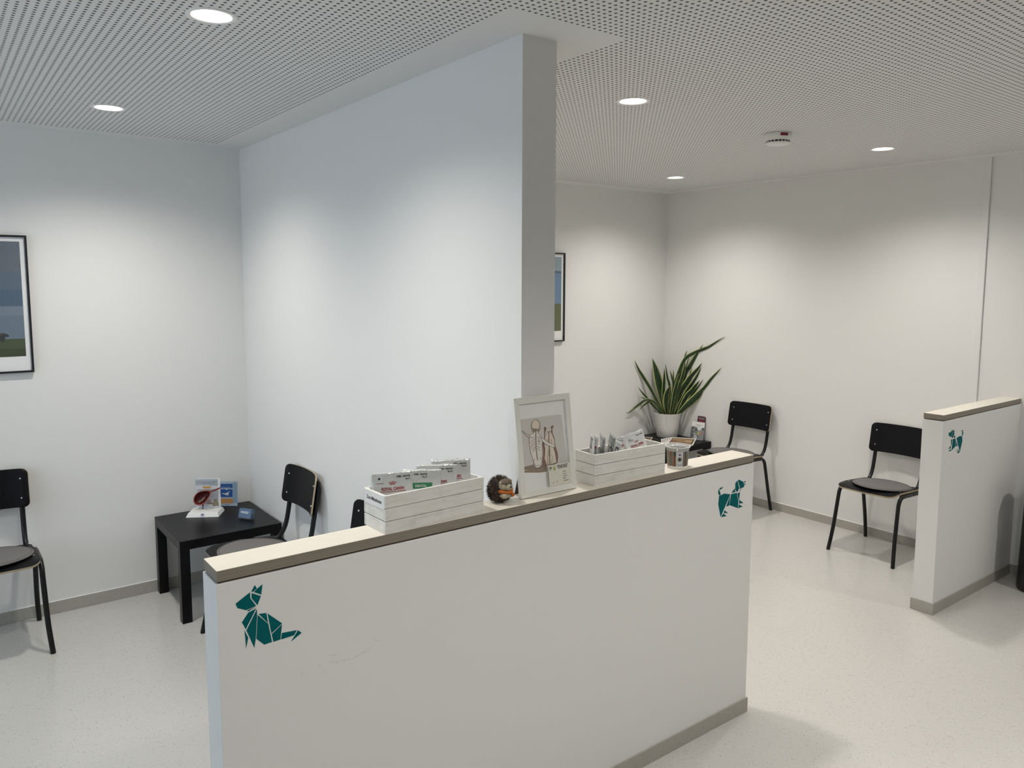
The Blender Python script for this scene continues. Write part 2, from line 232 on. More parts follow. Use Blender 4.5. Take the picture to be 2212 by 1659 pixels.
def speckle(m, base, dark, light, dens=.5):
    t = NT(m); p, _ = t.pos()
    w = t.new('ShaderNodeTexNoise'); w.inputs['Scale'].default_value = 35; t.link(p, w.inputs['Vector'])
    va = t.new('ShaderNodeVectorMath', operation='SCALE'); va.inputs['Scale'].default_value = .012; t.link(w.outputs['Color'], va.inputs[0])
    vb = t.new('ShaderNodeVectorMath', operation='ADD'); t.link(p, vb.inputs[0]); t.link(va.outputs[0], vb.inputs[1]); q = vb.outputs[0]
    def chips(scale, rot, thr, keep):
        v = t.new('ShaderNodeTexVoronoi'); v.inputs['Scale'].default_value = 1.0
        t.link(t.mapping(q, scale, rot), v.inputs['Vector'])
        c = t.new('ShaderNodeSeparateColor'); t.link(v.outputs['Color'], c.inputs[0])
        return t.math('MULTIPLY', t.math('LESS_THAN', v.outputs['Distance'], thr), t.math('LESS_THAN', c.outputs[0], keep))
    a = chips((115, 60, 80), (0, 0, .5), .24, .30*dens*2)
    b = chips((60, 120, 80), (0, 0, -.4), .22, .22*dens*2)
    c = chips((210, 150, 150), (0, 0, .2), .33, .5)
    l = chips((95, 70, 90), (0, 0, 1.1), .26, .25)
    col = t.mix(t.noise(p, 300, 2), tuple(v*.94 for v in base), tuple(min(1, v*1.05) for v in base))
    col = t.mix(t.math('MULTIPLY', c, .14), col, dark)
    col = t.mix(t.math('MULTIPLY', l, .35), col, light)
    col = t.mix(t.math('MULTIPLY', a, .42), col, dark)
    col = t.mix(t.math('MULTIPLY', b, .30), col, dark)
    t.color(col); return m
M_floor = speckle(mat('speckled vinyl floor', (.6,.59,.56), .24, spec=.55), (.555, .545, .52), (.17, .17, .165), (.68, .67, .64), .45)
M_base = speckle(mat('speckled vinyl skirting', (.3,.29,.27), .5, spec=.35), (.40, .385, .345), (.15, .15, .14), (.50, .49, .45), .4)

def wood(name, col, dark, scale, rough=.5, k=.6):
    m = mat(name, col, rough, spec=.16 if col[0] < .02 else .5); t = NT(m); p, _ = t.objc()
    n = t.noise(t.mapping(p, scale), 1.0, 5, .6)
    t.color(t.mix(t.math('MULTIPLY', t.ramp(n, .35, .7), k), col, dark)); return m
M_captop = wood('pale laminate ledge top', (.70, .662, .585), (.65, .60, .515), (6, 60, 60), .42, .5)
M_capedge = wood('grey-brown laminate edge', (.255, .225, .180), (.17, .15, .12), (7, 7, 420), .5, .7)
M_capgap = mat('dark brown groove', (.05, .03, .022), .7)
M_black_ply = wood('black stained plywood', (.0045, .0045, .006), (.008, .008, .010), (60, 4, 60), .45, .5)
M_plyedge = mat('bare plywood edge', (.42, .34, .225), .55)
M_blackmetal = mat('black powder coated steel', (.004, .004, .0045), .35, spec=.35)
M_chrome = mat('chrome bolt', (.75, .75, .76), .22, 1)
def mk_felt():
    m = mat('grey cushion fabric', (.105, .100, .098), .9, spec=.15); t = NT(m); p, _ = t.objc()
    n = t.noise(p, 900, 2); t.color(t.mix(n, (.150, .143, .140), (.205, .196, .191))); t.bump(n, .3, .001); return m
M_felt = mk_felt()
M_felt_pipe = mat('cushion piping', (.135, .128, .125), .85, spec=.2)
M_blacktable = wood('black woodgrain foil', (.0035, .0035, .0045), (.007, .007, .009), (4, 90, 90), .33, .6)
M_white = mat('white plastic', (.78, .78, .77), .4)
M_lampwhite = mat('white lamp trim', (.82, .82, .81), .45)
M_teal = mat('teal vinyl', (.0012, .110, .120), .6, spec=.08)
M_acryl = mat('clear acrylic', (.9, .93, .95), .06, spec=.5)
def clear(name, tint=(.95, .97, .98), gloss=.10, haze=0.0):
    m = bpy.data.materials.new(name); m.use_nodes = True; n = m.node_tree.nodes; n.clear(); L = m.node_tree.links
    o = n.new('ShaderNodeOutputMaterial'); tr = n.new('ShaderNodeBsdfTransparent'); tr.inputs[0].default_value = (*tint, 1)
    g = n.new('ShaderNodeBsdfGlossy'); g.inputs['Roughness'].default_value = .08; g.inputs[0].default_value = (1, 1, 1, 1)
    mx = n.new('ShaderNodeMixShader'); mx.inputs[0].default_value = gloss; L.new(tr.outputs[0], mx.inputs[1]); L.new(g.outputs[0], mx.inputs[2])
    out = mx
    if haze:
        d = n.new('ShaderNodeBsdfDiffuse'); d.inputs[0].default_value = (.8, .82, .84, 1)
        m2 = n.new('ShaderNodeMixShader'); m2.inputs[0].default_value = haze; L.new(mx.outputs[0], m2.inputs[1]); L.new(d.outputs[0], m2.inputs[2]); out = m2
    L.new(out.outputs[0], o.inputs[0]); return m
M_clear = clear('clear acrylic sheet', (.965, .98, .99), .04, .02)
M_cupclear = clear('clear plastic tub', (.95, .955, .95), .08, .10)
M_glass = clear('window glass', (.97, .98, .98), .05)
M_glaze = clear('picture glazing', (.998, .998, .998), .012)
M_silver = mat('silver foil sachet', (.56, .575, .575), .30, .55, spec=.6)
def mk_foil():
    m = mat('crinkled silver foil', (.70, .715, .71), .30, .25, spec=.5); t = NT(m); p, _ = t.objc()
    t.bump(t.noise(p, 55, 3, .55), .6, .005)
    return m
M_foil = mk_foil()
M_foilwhite = mat('white glossy foil', (.80, .81, .81), .25, .05)
M_foildark = mat('dark grey foil panel', (.10, .115, .11), .35, .1)
M_foilmid = mat('grey-green foil panel', (.24, .28, .265), .35, .2)
M_red = mat('dark red print', (.33, .012, .02), .5)
M_ink = mat('black ink', (.02, .02, .022), .6)
M_inkgrey = mat('grey ink', (.22, .22, .22), .6)
M_green = mat('green print panel', (.035, .235, .105), .5)
M_paper = mat('white paper', (.765, .765, .755), .6)
def mk_whitewash():
    m = mat('whitewashed pine', (.66, .645, .60), .65, spec=.25); t = NT(m); p, _ = t.objc()
    g = t.noise(t.mapping(p, (9, 26, 95)), 1, 4, .6); s = t.noise(p, 18, 3, .6)
    c = t.mix(t.ramp(g, .35, .75), (.755, .75, .72), (.66, .645, .60))
    t.color(t.mix(t.math('MULTIPLY', t.ramp(s, .52, .78), .36), c, (.42, .395, .35))); return m
M_crate = mk_whitewash()
M_nail = mat('dark nail', (.12, .11, .10), .5, .6)

# ------------------------------------------------------------------ room shell
XR, YB, ZC = 5.345, 4.745, 2.593          # right wall, back wall, ceiling
YF0, YF1, XF0, XF1 = 1.882, 1.996, .525, 2.682   # long low wall
YP0, XP0, XP1 = 1.992, 1.552, 1.693       # tall partition
YR0, YR1, XR0 = 1.856, 1.966, 4.312       # right low wall
XL, YFR = -2.3, -4.5
def S(o): o['kind'] = 'structure'; return o
M_lowwall = mk_lowwall(); M_ceil = mk_ceiling()
S(nbox('floor', XL-.2, XR+.2, YFR-.2, YB+.2, -.12, 0, M_floor))
# ceiling slab with round cut-outs for the recessed lamps
LAMPS = [(.725, 2.425), (.715, 3.965), (2.495, 2.425), (4.535, 3.955), (4.520, 2.375), (2.495, 3.965), (.725, .45), (2.495, .45), (4.75, .30)]
RH = .066
def ceiling():
    bm = bmesh.new()
    xs = sorted({XL-.2, XR+.2} | {v for x, _ in LAMPS for v in (x-.09, x+.09)})
    ys = sorted({YFR-.2, YB+.2} | {v for _, y in LAMPS for v in (y-.09, y+.09)})
    V = {}
    def vv(x, y):
        k = (round(x, 4), round(y, 4))
        if k not in V: V[k] = bm.verts.new((x, y, ZC))
        return V[k]
    for i in range(len(xs)-1):
        for j in range(len(ys)-1):
            x0, x1, y0, y1 = xs[i], xs[i+1], ys[j], ys[j+1]
            bm.faces.new((vv(x0, y0), vv(x1, y0), vv(x1, y1), vv(x0, y1)))
    bm.faces.ensure_lookup_table()
    # cut: remove faces that contain a lamp and refill with ring
    for (lx, ly) in LAMPS:
        x0, x1, y0, y1 = lx-.09, lx+.09, ly-.09, ly+.09
        cxs = [v for v in xs if x0-1e-6 <= v <= x1+1e-6]; cys = [v for v in ys if y0-1e-6 <= v <= y1+1e-6]
        dead = [f for f in bm.faces if x0-1e-6 < f.calc_center_median().x < x1+1e-6 and y0-1e-6 < f.calc_center_median().y < y1+1e-6]
        bmesh.ops.delete(bm, geom=dead, context='FACES_ONLY')
        outer = []
        for x in cxs[:-1]: outer.append((x, y0))
        for y in cys[:-1]: outer.append((x1, y))
        for x in reversed(cxs[1:]): outer.append((x, y1))
        for y in reversed(cys[1:]): outer.append((x0, y))
        O = [vv(*q) for q in outer]; n = 32
        I = [bm.verts.new((lx+RH*math.cos(2*math.pi*k/n), ly+RH*math.sin(2*math.pi*k/n), ZC)) for k in range(n)]
        edges = [bm.edges.get((O[k], O[(k+1) % len(O)])) or bm.edges.new((O[k], O[(k+1) % len(O)])) for k in range(len(O))]
        edges += [bm.edges.new((I[k], I[(k+1) % n])) for k in range(n)]
        bmesh.ops.triangle_fill(bm, edges=edges, use_beauty=True)
    for f in list(bm.faces):
        c = f.calc_center_median()
        if any((c.x-lx)**2+(c.y-ly)**2 < (RH*.93)**2 and f.calc_area() < .02 for lx, ly in LAMPS) and max((v.co.xy-c.xy).length for v in f.verts) < RH*2.05 and all(any(abs((v.co.x-lx)**2+(v.co.y-ly)**2-RH*RH) < 1e-6 for lx, ly in LAMPS) for v in f.verts):
            bm.faces.remove(f)
    for f in bm.faces:
        if f.normal.z > 0: f.normal_flip()
    me = bpy.data.meshes.new('ceiling'); bm.to_mesh(me); bm.free(); me.materials.append(M_ceil)
    o = bpy.data.objects.new('ceiling', me); COL.objects.link(o); return o
S(ceiling())
nb = S(nbox('ceiling_slab', XL-.2, XR+.2, YFR-.2, YB+.2, ZC+.10, ZC+.2, M_wall))
S(nbox('wall_back', XL-.2, XR+.2, YB, YB+.2, 0, ZC+.1, M_wall))
S(nbox('wall_right', XR, XR+.2, YFR-.2, YB, 0, ZC+.1, M_wall))
S(nbox('wall_front', XL-.2, XR+.2, YFR-.2, YFR, 0, ZC+.1, M_wall))
# left wall with a window opening
WY0, WY1, WZ0, WZ1 = 1.3, 4.2, .75, 2.25
bm = bmesh.new()
box(bm, XL-.2, XL, YFR, WY0, 0, ZC+.1); box(bm, XL-.2, XL, WY1, YB, 0, ZC+.1)
box(bm, XL-.2, XL, WY0, WY1, 0, WZ0); box(bm, XL-.2, XL, WY0, WY1, WZ1, ZC+.1)
S(obj('wall_left', bm, M_wall))
bm = bmesh.new()
for y0, y1, z0, z1 in ((WY0, WY0+.06, WZ0, WZ1), (WY1-.06, WY1, WZ0, WZ1), (WY0+.06, WY1-.06, WZ0, WZ0+.06), (WY0+.06, WY1-.06, WZ1-.06, WZ1), ((WY0+WY1)/2-.03, (WY0+WY1)/2+.03, WZ0+.06, WZ1-.06)):
    box(bm, XL-.12, XL-.06, y0, y1, z0, z1)
win = S(obj('window_1', bm, M_white))
nbox('glass', XL-.093, XL-.087, WY0+.05, WY1-.05, WZ0+.05, WZ1-.05, M_glass, win)
S(nbox('wall_middle', XP0, XP1, YP0, YB, 0, ZC, M_wall))
o = S(nbox('wall_low_left', XF0, XF1, YF0, YF1, 0, 1.0765, M_lowwall)); bevel(o, .002)
o = S(nbox('wall_low_right', XR0, XR, YR0, YR1, 0, 1.0765, M_wall)); bevel(o, .002)
def ledge(name, x0, x1, y0, y1):
    bm = bmesh.new()
    fs = box(bm, x0, x1, y0, y1, 1.0815, 1.110, 1)
    for f in fs:
        if abs(f.calc_center_median().z-1.110) < 1e-4: f.material_index = 0
    box(bm, x0+.003, x1-.003, y0+.003, y1-.003, 1.0765, 1.0815, 2)
    o = obj(name, bm, [M_captop, M_capedge, M_capgap]); bevel(o, .0008, 1); return S(o)
ledge('trim_1', XF0+.003, XF1-.001, YF0+.002, YF1-.003)
ledge('trim_2', XR0+.003, XR, YR0+.002, YR1-.003)
def skirt(name, x0, x1, y0, y1, h=.066):
    bm = bmesh.new(); box(bm, x0, x1, y0, y1, 0, h-.004, 0); box(bm, x0, x1, y0, y1, h-.004, h, 1)
    o = S(obj(name, bm, [M_base, M_seal])); bevel(o, .0010, 1); return o
T = .006
M_seal = mat('white sealant bead', (.84, .84, .83), .5)
skirt('baseboard_back_left', XL, XP0, YB-T, YB, .072); skirt('baseboard_back_right', XP1, XR, YB-T, YB)
skirt('baseboard_right_rear', XR-T, XR, YR1, YB-T); skirt('baseboard_right_front', XR-T, XR, YFR, YR0)
skirt('baseboard_middle_left', XP0-T, XP0, YF1+T, YB-T); skirt('baseboard_middle_right', XP1, XP1+T, YF1+T, YB-T)
def skirt_ring(name, x0, x1, y0, y1, h, sides):
    bm = bmesh.new()
    if 'f' in sides: box(bm, x0-T*('l' in sides), x1+T*('r' in sides), y0-T, y0, 0, h)
    if 'b' in sides: box(bm, x0-T*('l' in sides), x1+T*('r' in sides), y1, y1+T, 0, h)
    if 'l' in sides: box(bm, x0-T, x0, y0, y1, 0, h)
    if 'r' in sides: box(bm, x1, x1+T, y0, y1, 0, h)
    return S(obj(name, bm, M_base))
skirt_ring('baseboard_low_left', XF0, XF1, YF0, YF1, .062, 'flrb')
skirt_ring('baseboard_low_right', XR0, XR, YR0, YR1, .062, 'flb')
bm = bmesh.new(); box(bm, XR-.014, XR, 2.105, 2.147, 0.07, ZC)
bevel(S(obj('trim_3', bm, M_wall)), .002)

# ------------------------------------------------------------------ recessed ceiling lamps
M_lamp = bpy.data.materials.new('lit lamp diffuser'); M_lamp.use_nodes = True
nt = M_lamp.node_tree; nt.nodes.clear(); e = nt.nodes.new('ShaderNodeEmission'); e.inputs[0].default_value = (1, .97, .92, 1); e.inputs[1].default_value = 9.0
oo = nt.nodes.new('ShaderNodeOutputMaterial'); nt.links.new(e.outputs[0], oo.inputs[0])
lab = ['lit round ceiling lamp over the left bay, larger and nearest the camera', 'lit round ceiling lamp over the left bay, near the back wall picture',
       'lit round ceiling lamp just right of the tall partition end', 'smallest lit ceiling lamp, above the potted plant corner',
       'lit ceiling lamp right of the smoke detector', 'lit ceiling lamp behind the tall partition', 'lit ceiling lamp over the aisle, left of the camera',
       'lit ceiling lamp over the aisle, in front of the long low wall', 'lit ceiling lamp over the aisle, by the right wall']
def lamp(i, x, y, power):
    t = thing('ceiling_lamp', lab[i], 'ceiling lamp', (x, y, ZC), group='recessed ceiling lamps')
    bm = bmesh.new(); lathe(bm, [(.0565, .02), (.0565, 0.0), (.060, -.003), (.071, -.003), (.073, -.0015), (.073, 0)], 40)
    obj('trim_ring', bm, M_lampwhite, t, True)
    bm = bmesh.new(); lathe(bm, [(0, .008), (.0564, .008)], 40); obj('diffuser', bm, M_lamp, t)
    l = bpy.data.lights.new('lamp_light', 'SPOT'); l.energy = power; l.spot_size = R(SPOT); l.spot_blend = 1.0; l.shadow_soft_size = .05; l.color = LEDC
    lo = bpy.data.objects.new('lamp_light', l); COL.objects.link(lo); lo.parent = t; lo.location = (0, 0, -.006)
LEDC = (1.0, .955, .885); SPOT = 147; PW = 76
for i, (x, y) in enumerate(LAMPS): lamp(i, x, y, PW*(FRONT if i in (6, 7) else FRONT2 if i == 8 else 1))

# smoke detector
t = thing('smoke_detector', 'round white smoke detector with red label on perforated ceiling', 'smoke detector', (3.632, 2.475, ZC), (0, 0, R(-143)))
bm = bmesh.new(); lathe(bm, [(0, 0), (.066, 0), (.068, -.003), (.068, -.026), (.066, -.028), (.0655, -.037), (.060, -.039)], 48); obj('housing', bm, M_white, t, True)
bm = bmesh.new(); lathe(bm, [(.057, -.039), (.057, -.049)], 48); obj('vent_slot', bm, M_ink, t, True)
bm = bmesh.new()
for k in range(20):
    a = 2*math.pi*k/20; box(bm, .0565, .0615, -.0022, .0022, -.049, -.039, 0, Matrix.Rotation(a, 4, 'Z'))
obj('vent_rib', bm, M_white, t)
bm = bmesh.new(); lathe(bm, [(.062, -.048), (.0625, -.0505), (.055, -.0570), (.03, -.0605), (0, -.062)], 48); obj('cap', bm, M_white, t, True)
bm = bmesh.new(); a0, a1, r = R(8), R(44), .0686
for k in range(8):
    b0 = a0+(a1-a0)*k/8; b1 = a0+(a1-a0)*(k+1)/8
    bm.faces.new([bm.verts.new((r*math.cos(b), r*math.sin(b), z)) for b, z in ((b0, -.021), (b1, -.021), (b1, -.006), (b0, -.006))])
o = obj('red_label', bm, mat('red sticker', (.20, .008, .022), .5), t); o['label'] = 'dark red label'

# ------------------------------------------------------------------ wall stickers
def sticker(name, polys, y, label):
    bm = bmesh.new()
    cx = sum(a for P in polys for a, b in P)/sum(len(P) for P in polys); cz = min(b for P in polys for a, b in P)
    for P in polys: prism(bm, [(a-cx, b-cz) for a, b in P], lambda a, b, h: Vector((a, -h, b)), .0006)
    o = obj(name, bm, M_teal); o.location = (cx, y, cz); tag(o, label, 'wall sticker', 'teal animal stickers')
sticker('wall_sticker', D1, YF0, 'teal faceted sticker of a sitting animal with pointed ears, left on long low wall')
sticker('wall_sticker', D2, YF0, 'teal faceted sticker of a standing dog, right end of the long low wall')
sticker('wall_sticker', D3, YR0, 'small teal faceted sticker of a dog on the far right low wall')

# ------------------------------------------------------------------ chairs
def rrows(h0, h1, r, n=5, mid=6):
    """row positions from h0 to h1 with close rows in the rounded corners; returns (h, inset)"""
    out = []
    for k in range(n+1):
        a = math.pi/2*k/n; out.append((h0+r-r*math.cos(a)*1.0 if False else h0+r*(1-math.cos(math.pi/2-a)) if False else h0+r*(1-math.cos(a)), r*(1-math.sin(a))))
    for k in range(1, mid): out.append((h0+r+(h1-h0-2*r)*k/mid, 0))
    for k in range(n, -1, -1):
        a = math.pi/2*k/n; out.append((h1-r*(1-math.cos(a)), r*(1-math.sin(a))))
    return out
def ply(bm, rows, hw, surf, th, nx=14):
    """curved plywood panel; surf(u, h) -> (point, normal); faces 0, edge 1"""
    A, B = [], []
    for h, ins in rows:
        w = hw(h)-ins; ra, rb = [], []
        for i in range(nx+1):
            u = -w+2*w*i/nx; p, n = surf(u, h)
            ra.append(bm.verts.new(p+n*th/2)); rb.append(bm.verts.new(p-n*th/2))
        A.append(ra); B.append(rb)
    for G in (A, B):
        for a, b in zip(G, G[1:]):
            for i in range(nx):
                f = bm.faces.new((a[i], a[i+1], b[i+1], b[i])); f.smooth = True
    m = len(rows); loop = [(0, i) for i in range(nx+1)]+[(j, nx) for j in range(1, m)]+[(m-1, i) for i in range(nx-1, -1, -1)]+[(j, 0) for j in range(m-2, 0, -1)]
    for k in range(len(loop)):
        (j0, i0), (j1, i1) = loop[k], loop[(k+1) % len(loop)]
        f = bm.faces.new((A[j0][i0], A[j1][i1], B[j1][i1], B[j0][i0])); f.material_index = 1
def numn(fn, u, h):
    e = 1e-4; a = fn(u+e, h)-fn(u-e, h); b = fn(u, h+e)-fn(u, h-e); return a.cross(b).normalized()
def make_chair(label, loc, rz):
    t = thing('waiting_chair', label, 'chair', loc, (0, 0, rz), 'black waiting room chairs')
    def sb(u, h):
        k = (h-.735)/.1
        return Vector((u, .2312+(h-.635)*.165-.038*abs(u/.2)**2.6, h))
    bm = bmesh.new(); ply(bm, rrows(.637, .836, .028), lambda h: .2, lambda u, h: (sb(u, h), numn(sb, u, h)), .0085)
    back = obj('backrest', bm, [M_black_ply, M_plyedge], t)
    for sx in (-1, 1):
        for h in (.685, .785):
            p = sb(sx*.166, h); n = numn(sb, sx*.166, h)
            if n.y > 0: n = -n
            bm = bmesh.new(); ell(bm, p+n*.005, (.0055, .0055, .0055), 10, 8); obj('bolt', bm, M_chrome, back)
    def ss(u, v):
        d = max(0, -(v+.12))/.105; s = max(0, abs(u)-.12)/.08
        return Vector((u, v, .452-.018*d*d-.05*v+.004*s*s*(1 if v > -.1 else .3)-.004*(1-min(1, abs(u)/.2))))
    bm = bmesh.new(); ply(bm, rrows(-.222, .172, .050, 7, 8), lambda v: .196-.008*max(0, v)/.17, lambda u, v: (ss(u, v), numn(ss, u, v)), .011, 16)
    seat = obj('seat', bm, [M_black_ply, M_plyedge], t)
    for sx in (-1, 1):
        for v in (-.09, .06):
            bm = bmesh.new(); ell(bm, ss(sx*.176, v)+Vector((0, 0, .0055)), (.0055, .0055, .0025), 10, 6); obj('bolt', bm, M_chrome, seat)
    r = .0125
    for sx in (-1, 1):
        xr = sx*.202
        bm = bmesh.new(); tube(bm, spline([(sx*.222, -.235, .0), (sx*.2105, -.205, .15), (sx*.2035, -.170, .355), (sx*.2025, -.158, .405), (sx*.2015, -.130, .434), (xr, -.088, .4395), (xr, -.0, .4365)], 5), r)
        obj('leg', bm, M_blackmetal, t)
        bm = bmesh.new(); tube(bm, spline([(sx*.212, .238, .0), (sx*.205, .205, .15), (sx*.2025, .158, .350), (sx*.2015, .143, .403), (sx*.2005, .115, .429), (xr, .08, .4335), (xr, .0, .4365)], 5), r)
        obj('leg', bm, M_blackmetal, t)
        bm = bmesh.new()
        xu = sx*.166
        pts = spline([(xu, -.06, .432), (xu, .03, .428), (xu, .10, .427), (xu, .150, .443), (xu, .186, .480), (xu, .207, .535), (xu, .226, .635), (xu, .2465, .760), (xu, .2485, .795)], 5)
        tube(bm, pts, .0125); ell(bm, pts[-1], (.0122, .0122, .016), 12, 8)
        up = obj('back_upright', bm, M_blackmetal, t)
        bm = bmesh.new(); ell(bm, (xu+sx*.012, .172, .462), (.004, .0055, .0055), 10, 8); obj('bolt', bm, M_chrome, up)
    return t
def make_cushion(label, loc, rz):
    t = thing('seat_cushion', label, 'cushion', loc, (R(-3.0), 0, rz), 'round grey seat cushions')
    bm = bmesh.new()
    prof = [(q*1.045, z_*.68) for q, z_ in [(0, 0), (.16, 0), (.168, .001), (.1725, .006), (.1725, .012), (.166, .017), (.162, .0165), (.156, .0185), (.12, .0205), (.06, .021), (0, .021)]]
    lathe(bm, prof, 48); obj('pad', bm, M_felt, t, True)
    bm = bmesh.new(); n = 48
    tube(bm, [(.171*math.cos(2*math.pi*k/n), .171*math.sin(2*math.pi*k/n), .0117) for k in range(n+1)], .0024, 8, caps=False)
    obj('piping', bm, M_felt_pipe, t, True)
    return t
CH = [('black chair with grey cushion cut by the left edge, against the back wall', (.176, 4.462, 0), 0),
      ('black chair beside the small table, backrest against the left side of the partition', (1.281, 3.798, 0), R(-90)),
      ('black chair mostly hidden behind the crate of sachets, only backrest corner showing', (1.276, 2.952, 0), R(-90)),
      ('black chair right of the potted plant, partly behind the low wall end', (5.072, 3.768, 0), R(-90)),
      ('black chair nearest the far right low wall, all of its seat in view', (5.063, 2.554, 0), R(-90))]
c0 = make_chair(*CH[0])
for l, p, r_ in CH[1:]: dup(c0, p, r_, l)
CU = [('round grey cushion on the chair cut by the left edge', 0, (.005, -.03)), ('round grey cushion on the chair beside the partition', 1, (.016, -.030)),
      ('round grey cushion on the chair right of the potted plant', 3, (.005, -.015)), ('round grey cushion on the chair nearest the far right low wall', 4, (.012, -.015))]
q0 = None
for l, i, (dx, dy) in CU:
    r_ = CH[i][2]; c = Vector(CH[i][1])+Matrix.Rotation(r_, 3, 'Z') @ Vector((dx, dy, .4605-.05*dy))
    if q0 is None: q0 = make_cushion(l, c, r_)
    else: dup(q0, c, r_, l)

# ------------------------------------------------------------------ tables
def make_table(label, loc):
    t = thing('side_table', label, 'table', loc, (0, 0, 0), 'small square black tables')
    o = nbox('table_top', -.275, .275, -.275, .275, .40, .45, M_blacktable, t); bevel(o, .0012, 1)
    for sx in (-1, 1):
        for sy in (-1, 1):
            x0, x1 = sorted((sx*.275, sx*.225)); y0, y1 = sorted((sy*.275, sy*.225))
            bevel(nbox('leg', x0, x1, y0, y1, 0, .40, M_blacktable, t), .001, 1)
    return t
t0 = make_table('low black square table in the left corner, carrying the red organ model', (1.265, 4.458, 0))
dup(t0, (5.060, 4.456, 0), 0, 'low black square table in the right corner, under the potted plant')

# ------------------------------------------------------------------ framed pictures on the back wall
def picture(label, x1, prints):
    w, z0, z1, d = .53, 1.336, 2.045, .024
    t = thing('framed_picture', label, 'picture', (x1-w/2, YB, z0))
    h = z1-z0; f = .010
    bm = bmesh.new()
    for a, b, c, e in ((-w/2, w/2, 0, f), (-w/2, w/2, h-f, h), (-w/2, -w/2+f, f, h-f), (w/2-f, w/2, f, h-f)): box(bm, a, b, -d, -.001, c, e)
    obj('frame', bm, mat('black picture frame', (.008, .008, .012), .4), t)
    bm = bmesh.new(); box(bm, -w/2+f, w/2-f, -.012, -.004, f, h-f); obj('mat_board', bm, mat('white mat board', (.80, .81, .81), .7), t)
    bm = bmesh.new(); prints(bm, w, h); 
    o = obj('print', bm, PM, t)
    bm = bmesh.new(); box(bm, -w/2+f, w/2-f, -.019, -.017, f, h-f); obj('glazing', bm, M_glaze, t)
PM = [mat('print '+n, c, .6) for n, c in (('cloud grey', (.125, .145, .18)), ('blue haze', (.10, .14, .19)), ('slate blue', (.075, .12, .175)), ('pale lake', (.17, .21, .27)), ('lake', (.135, .18, .235)), ('grass', (.065, .085, .045)), ('dark grass', (.045, .06, .03)), ('animal grey', (.11, .115, .11)), ('animal dark', (.035, .04, .045)), ('pale sky', (.25, .33, .37)), ('sea blue', (.13, .22, .34)), ('meadow', (.11, .125, .06)), ('cream', (.5, .48, .4)))]
def rect(bm, a, b, c, e, mi, y): 
    f = bm.faces.new([bm.verts.new(v) for v in ((a, y, c), (b, y, c), (b, y, e), (a, y, e))]); f.material_index = mi
def blob(bm, pts, mi, y):
    f = bm.faces.new([bm.verts.new((a, y, b)) for a, b in pts]); f.material_index = mi
def print_lake(bm, w, h):
    a, b = -w/2+.032, w/2-.032; z = lambda k: .085+(h-.085-.032)*k; Y = -.0125
    for k0, k1, mi in ((.74, 1, 0), (.585, .74, 1), (.44, .585, 2), (.36, .44, 3), (.155, .36, 4), (.07, .155, 5), (0, .07, 6)): rect(bm, a, b, z(k0), z(k1), mi, Y)
    blob(bm, [(a, z(.75)), (a+.12, z(.76)), (a+.28, z(.735)), (b, z(.745)), (b, z(.66)), (a, z(.66))], 1, Y-.0002)
    X = b-.082; s = .9
    blob(bm, [(X-.30, z(.21)), (X-.27, z(.235)), (X-.15, z(.23)), (X-.03, z(.215)), (X, z(.205)), (X+.012, z(.19)), (X+.012, z(.175)), (X-.008, z(.178)), (X-.016, z(.13)), (X-.034, z(.13)), (X-.04, z(.165)), (X-.20, z(.165)), (X-.205, z(.125)), (X-.225, z(.125)), (X-.23, z(.17)), (X-.26, z(.18)), (X-.29, z(.175))], 7, Y-.0004)
    blob(bm, [(X-.02, z(.205)), (X, z(.203)), (X+.012, z(.19)), (X+.011, z(.174)), (X-.004, z(.176)), (X-.010, z(.13)), (X-.026, z(.13)), (X-.03, z(.17))], 8, Y-.0006)
def print_sea(bm, w, h):
    a, b = -w/2+.032, w/2-.032; z = lambda k: .085+(h-.085-.032)*k; Y = -.0125
    for k0, k1, mi in ((.8, 1, 9), (.62, .8, 10), (.37, .62, 10), (.12, .37, 11), (0, .12, 11)): rect(bm, a, b, z(k0), z(k1), mi, Y)
    blob(bm, [(a, z(.80)), (a+.2, z(.84)), (b, z(.805)), (b, z(.78)), (a, z(.78))], 2, Y-.0002)
    blob(bm, [(-.12, z(.40)), (-.07, z(.46)), (.02, z(.47)), (.08, z(.43)), (.075, z(.36)), (.06, z(.25)), (.04, z(.25)), (.03, z(.33)), (-.06, z(.33)), (-.075, z(.25)), (-.095, z(.25)), (-.1, z(.35))], 12, Y-.0004)
picture('black framed picture of an animal on grass by a lake, cut by the left edge', .437, print_lake)
picture('black framed picture half hidden behind the tall partition, sea and meadow', 4.124, print_sea)

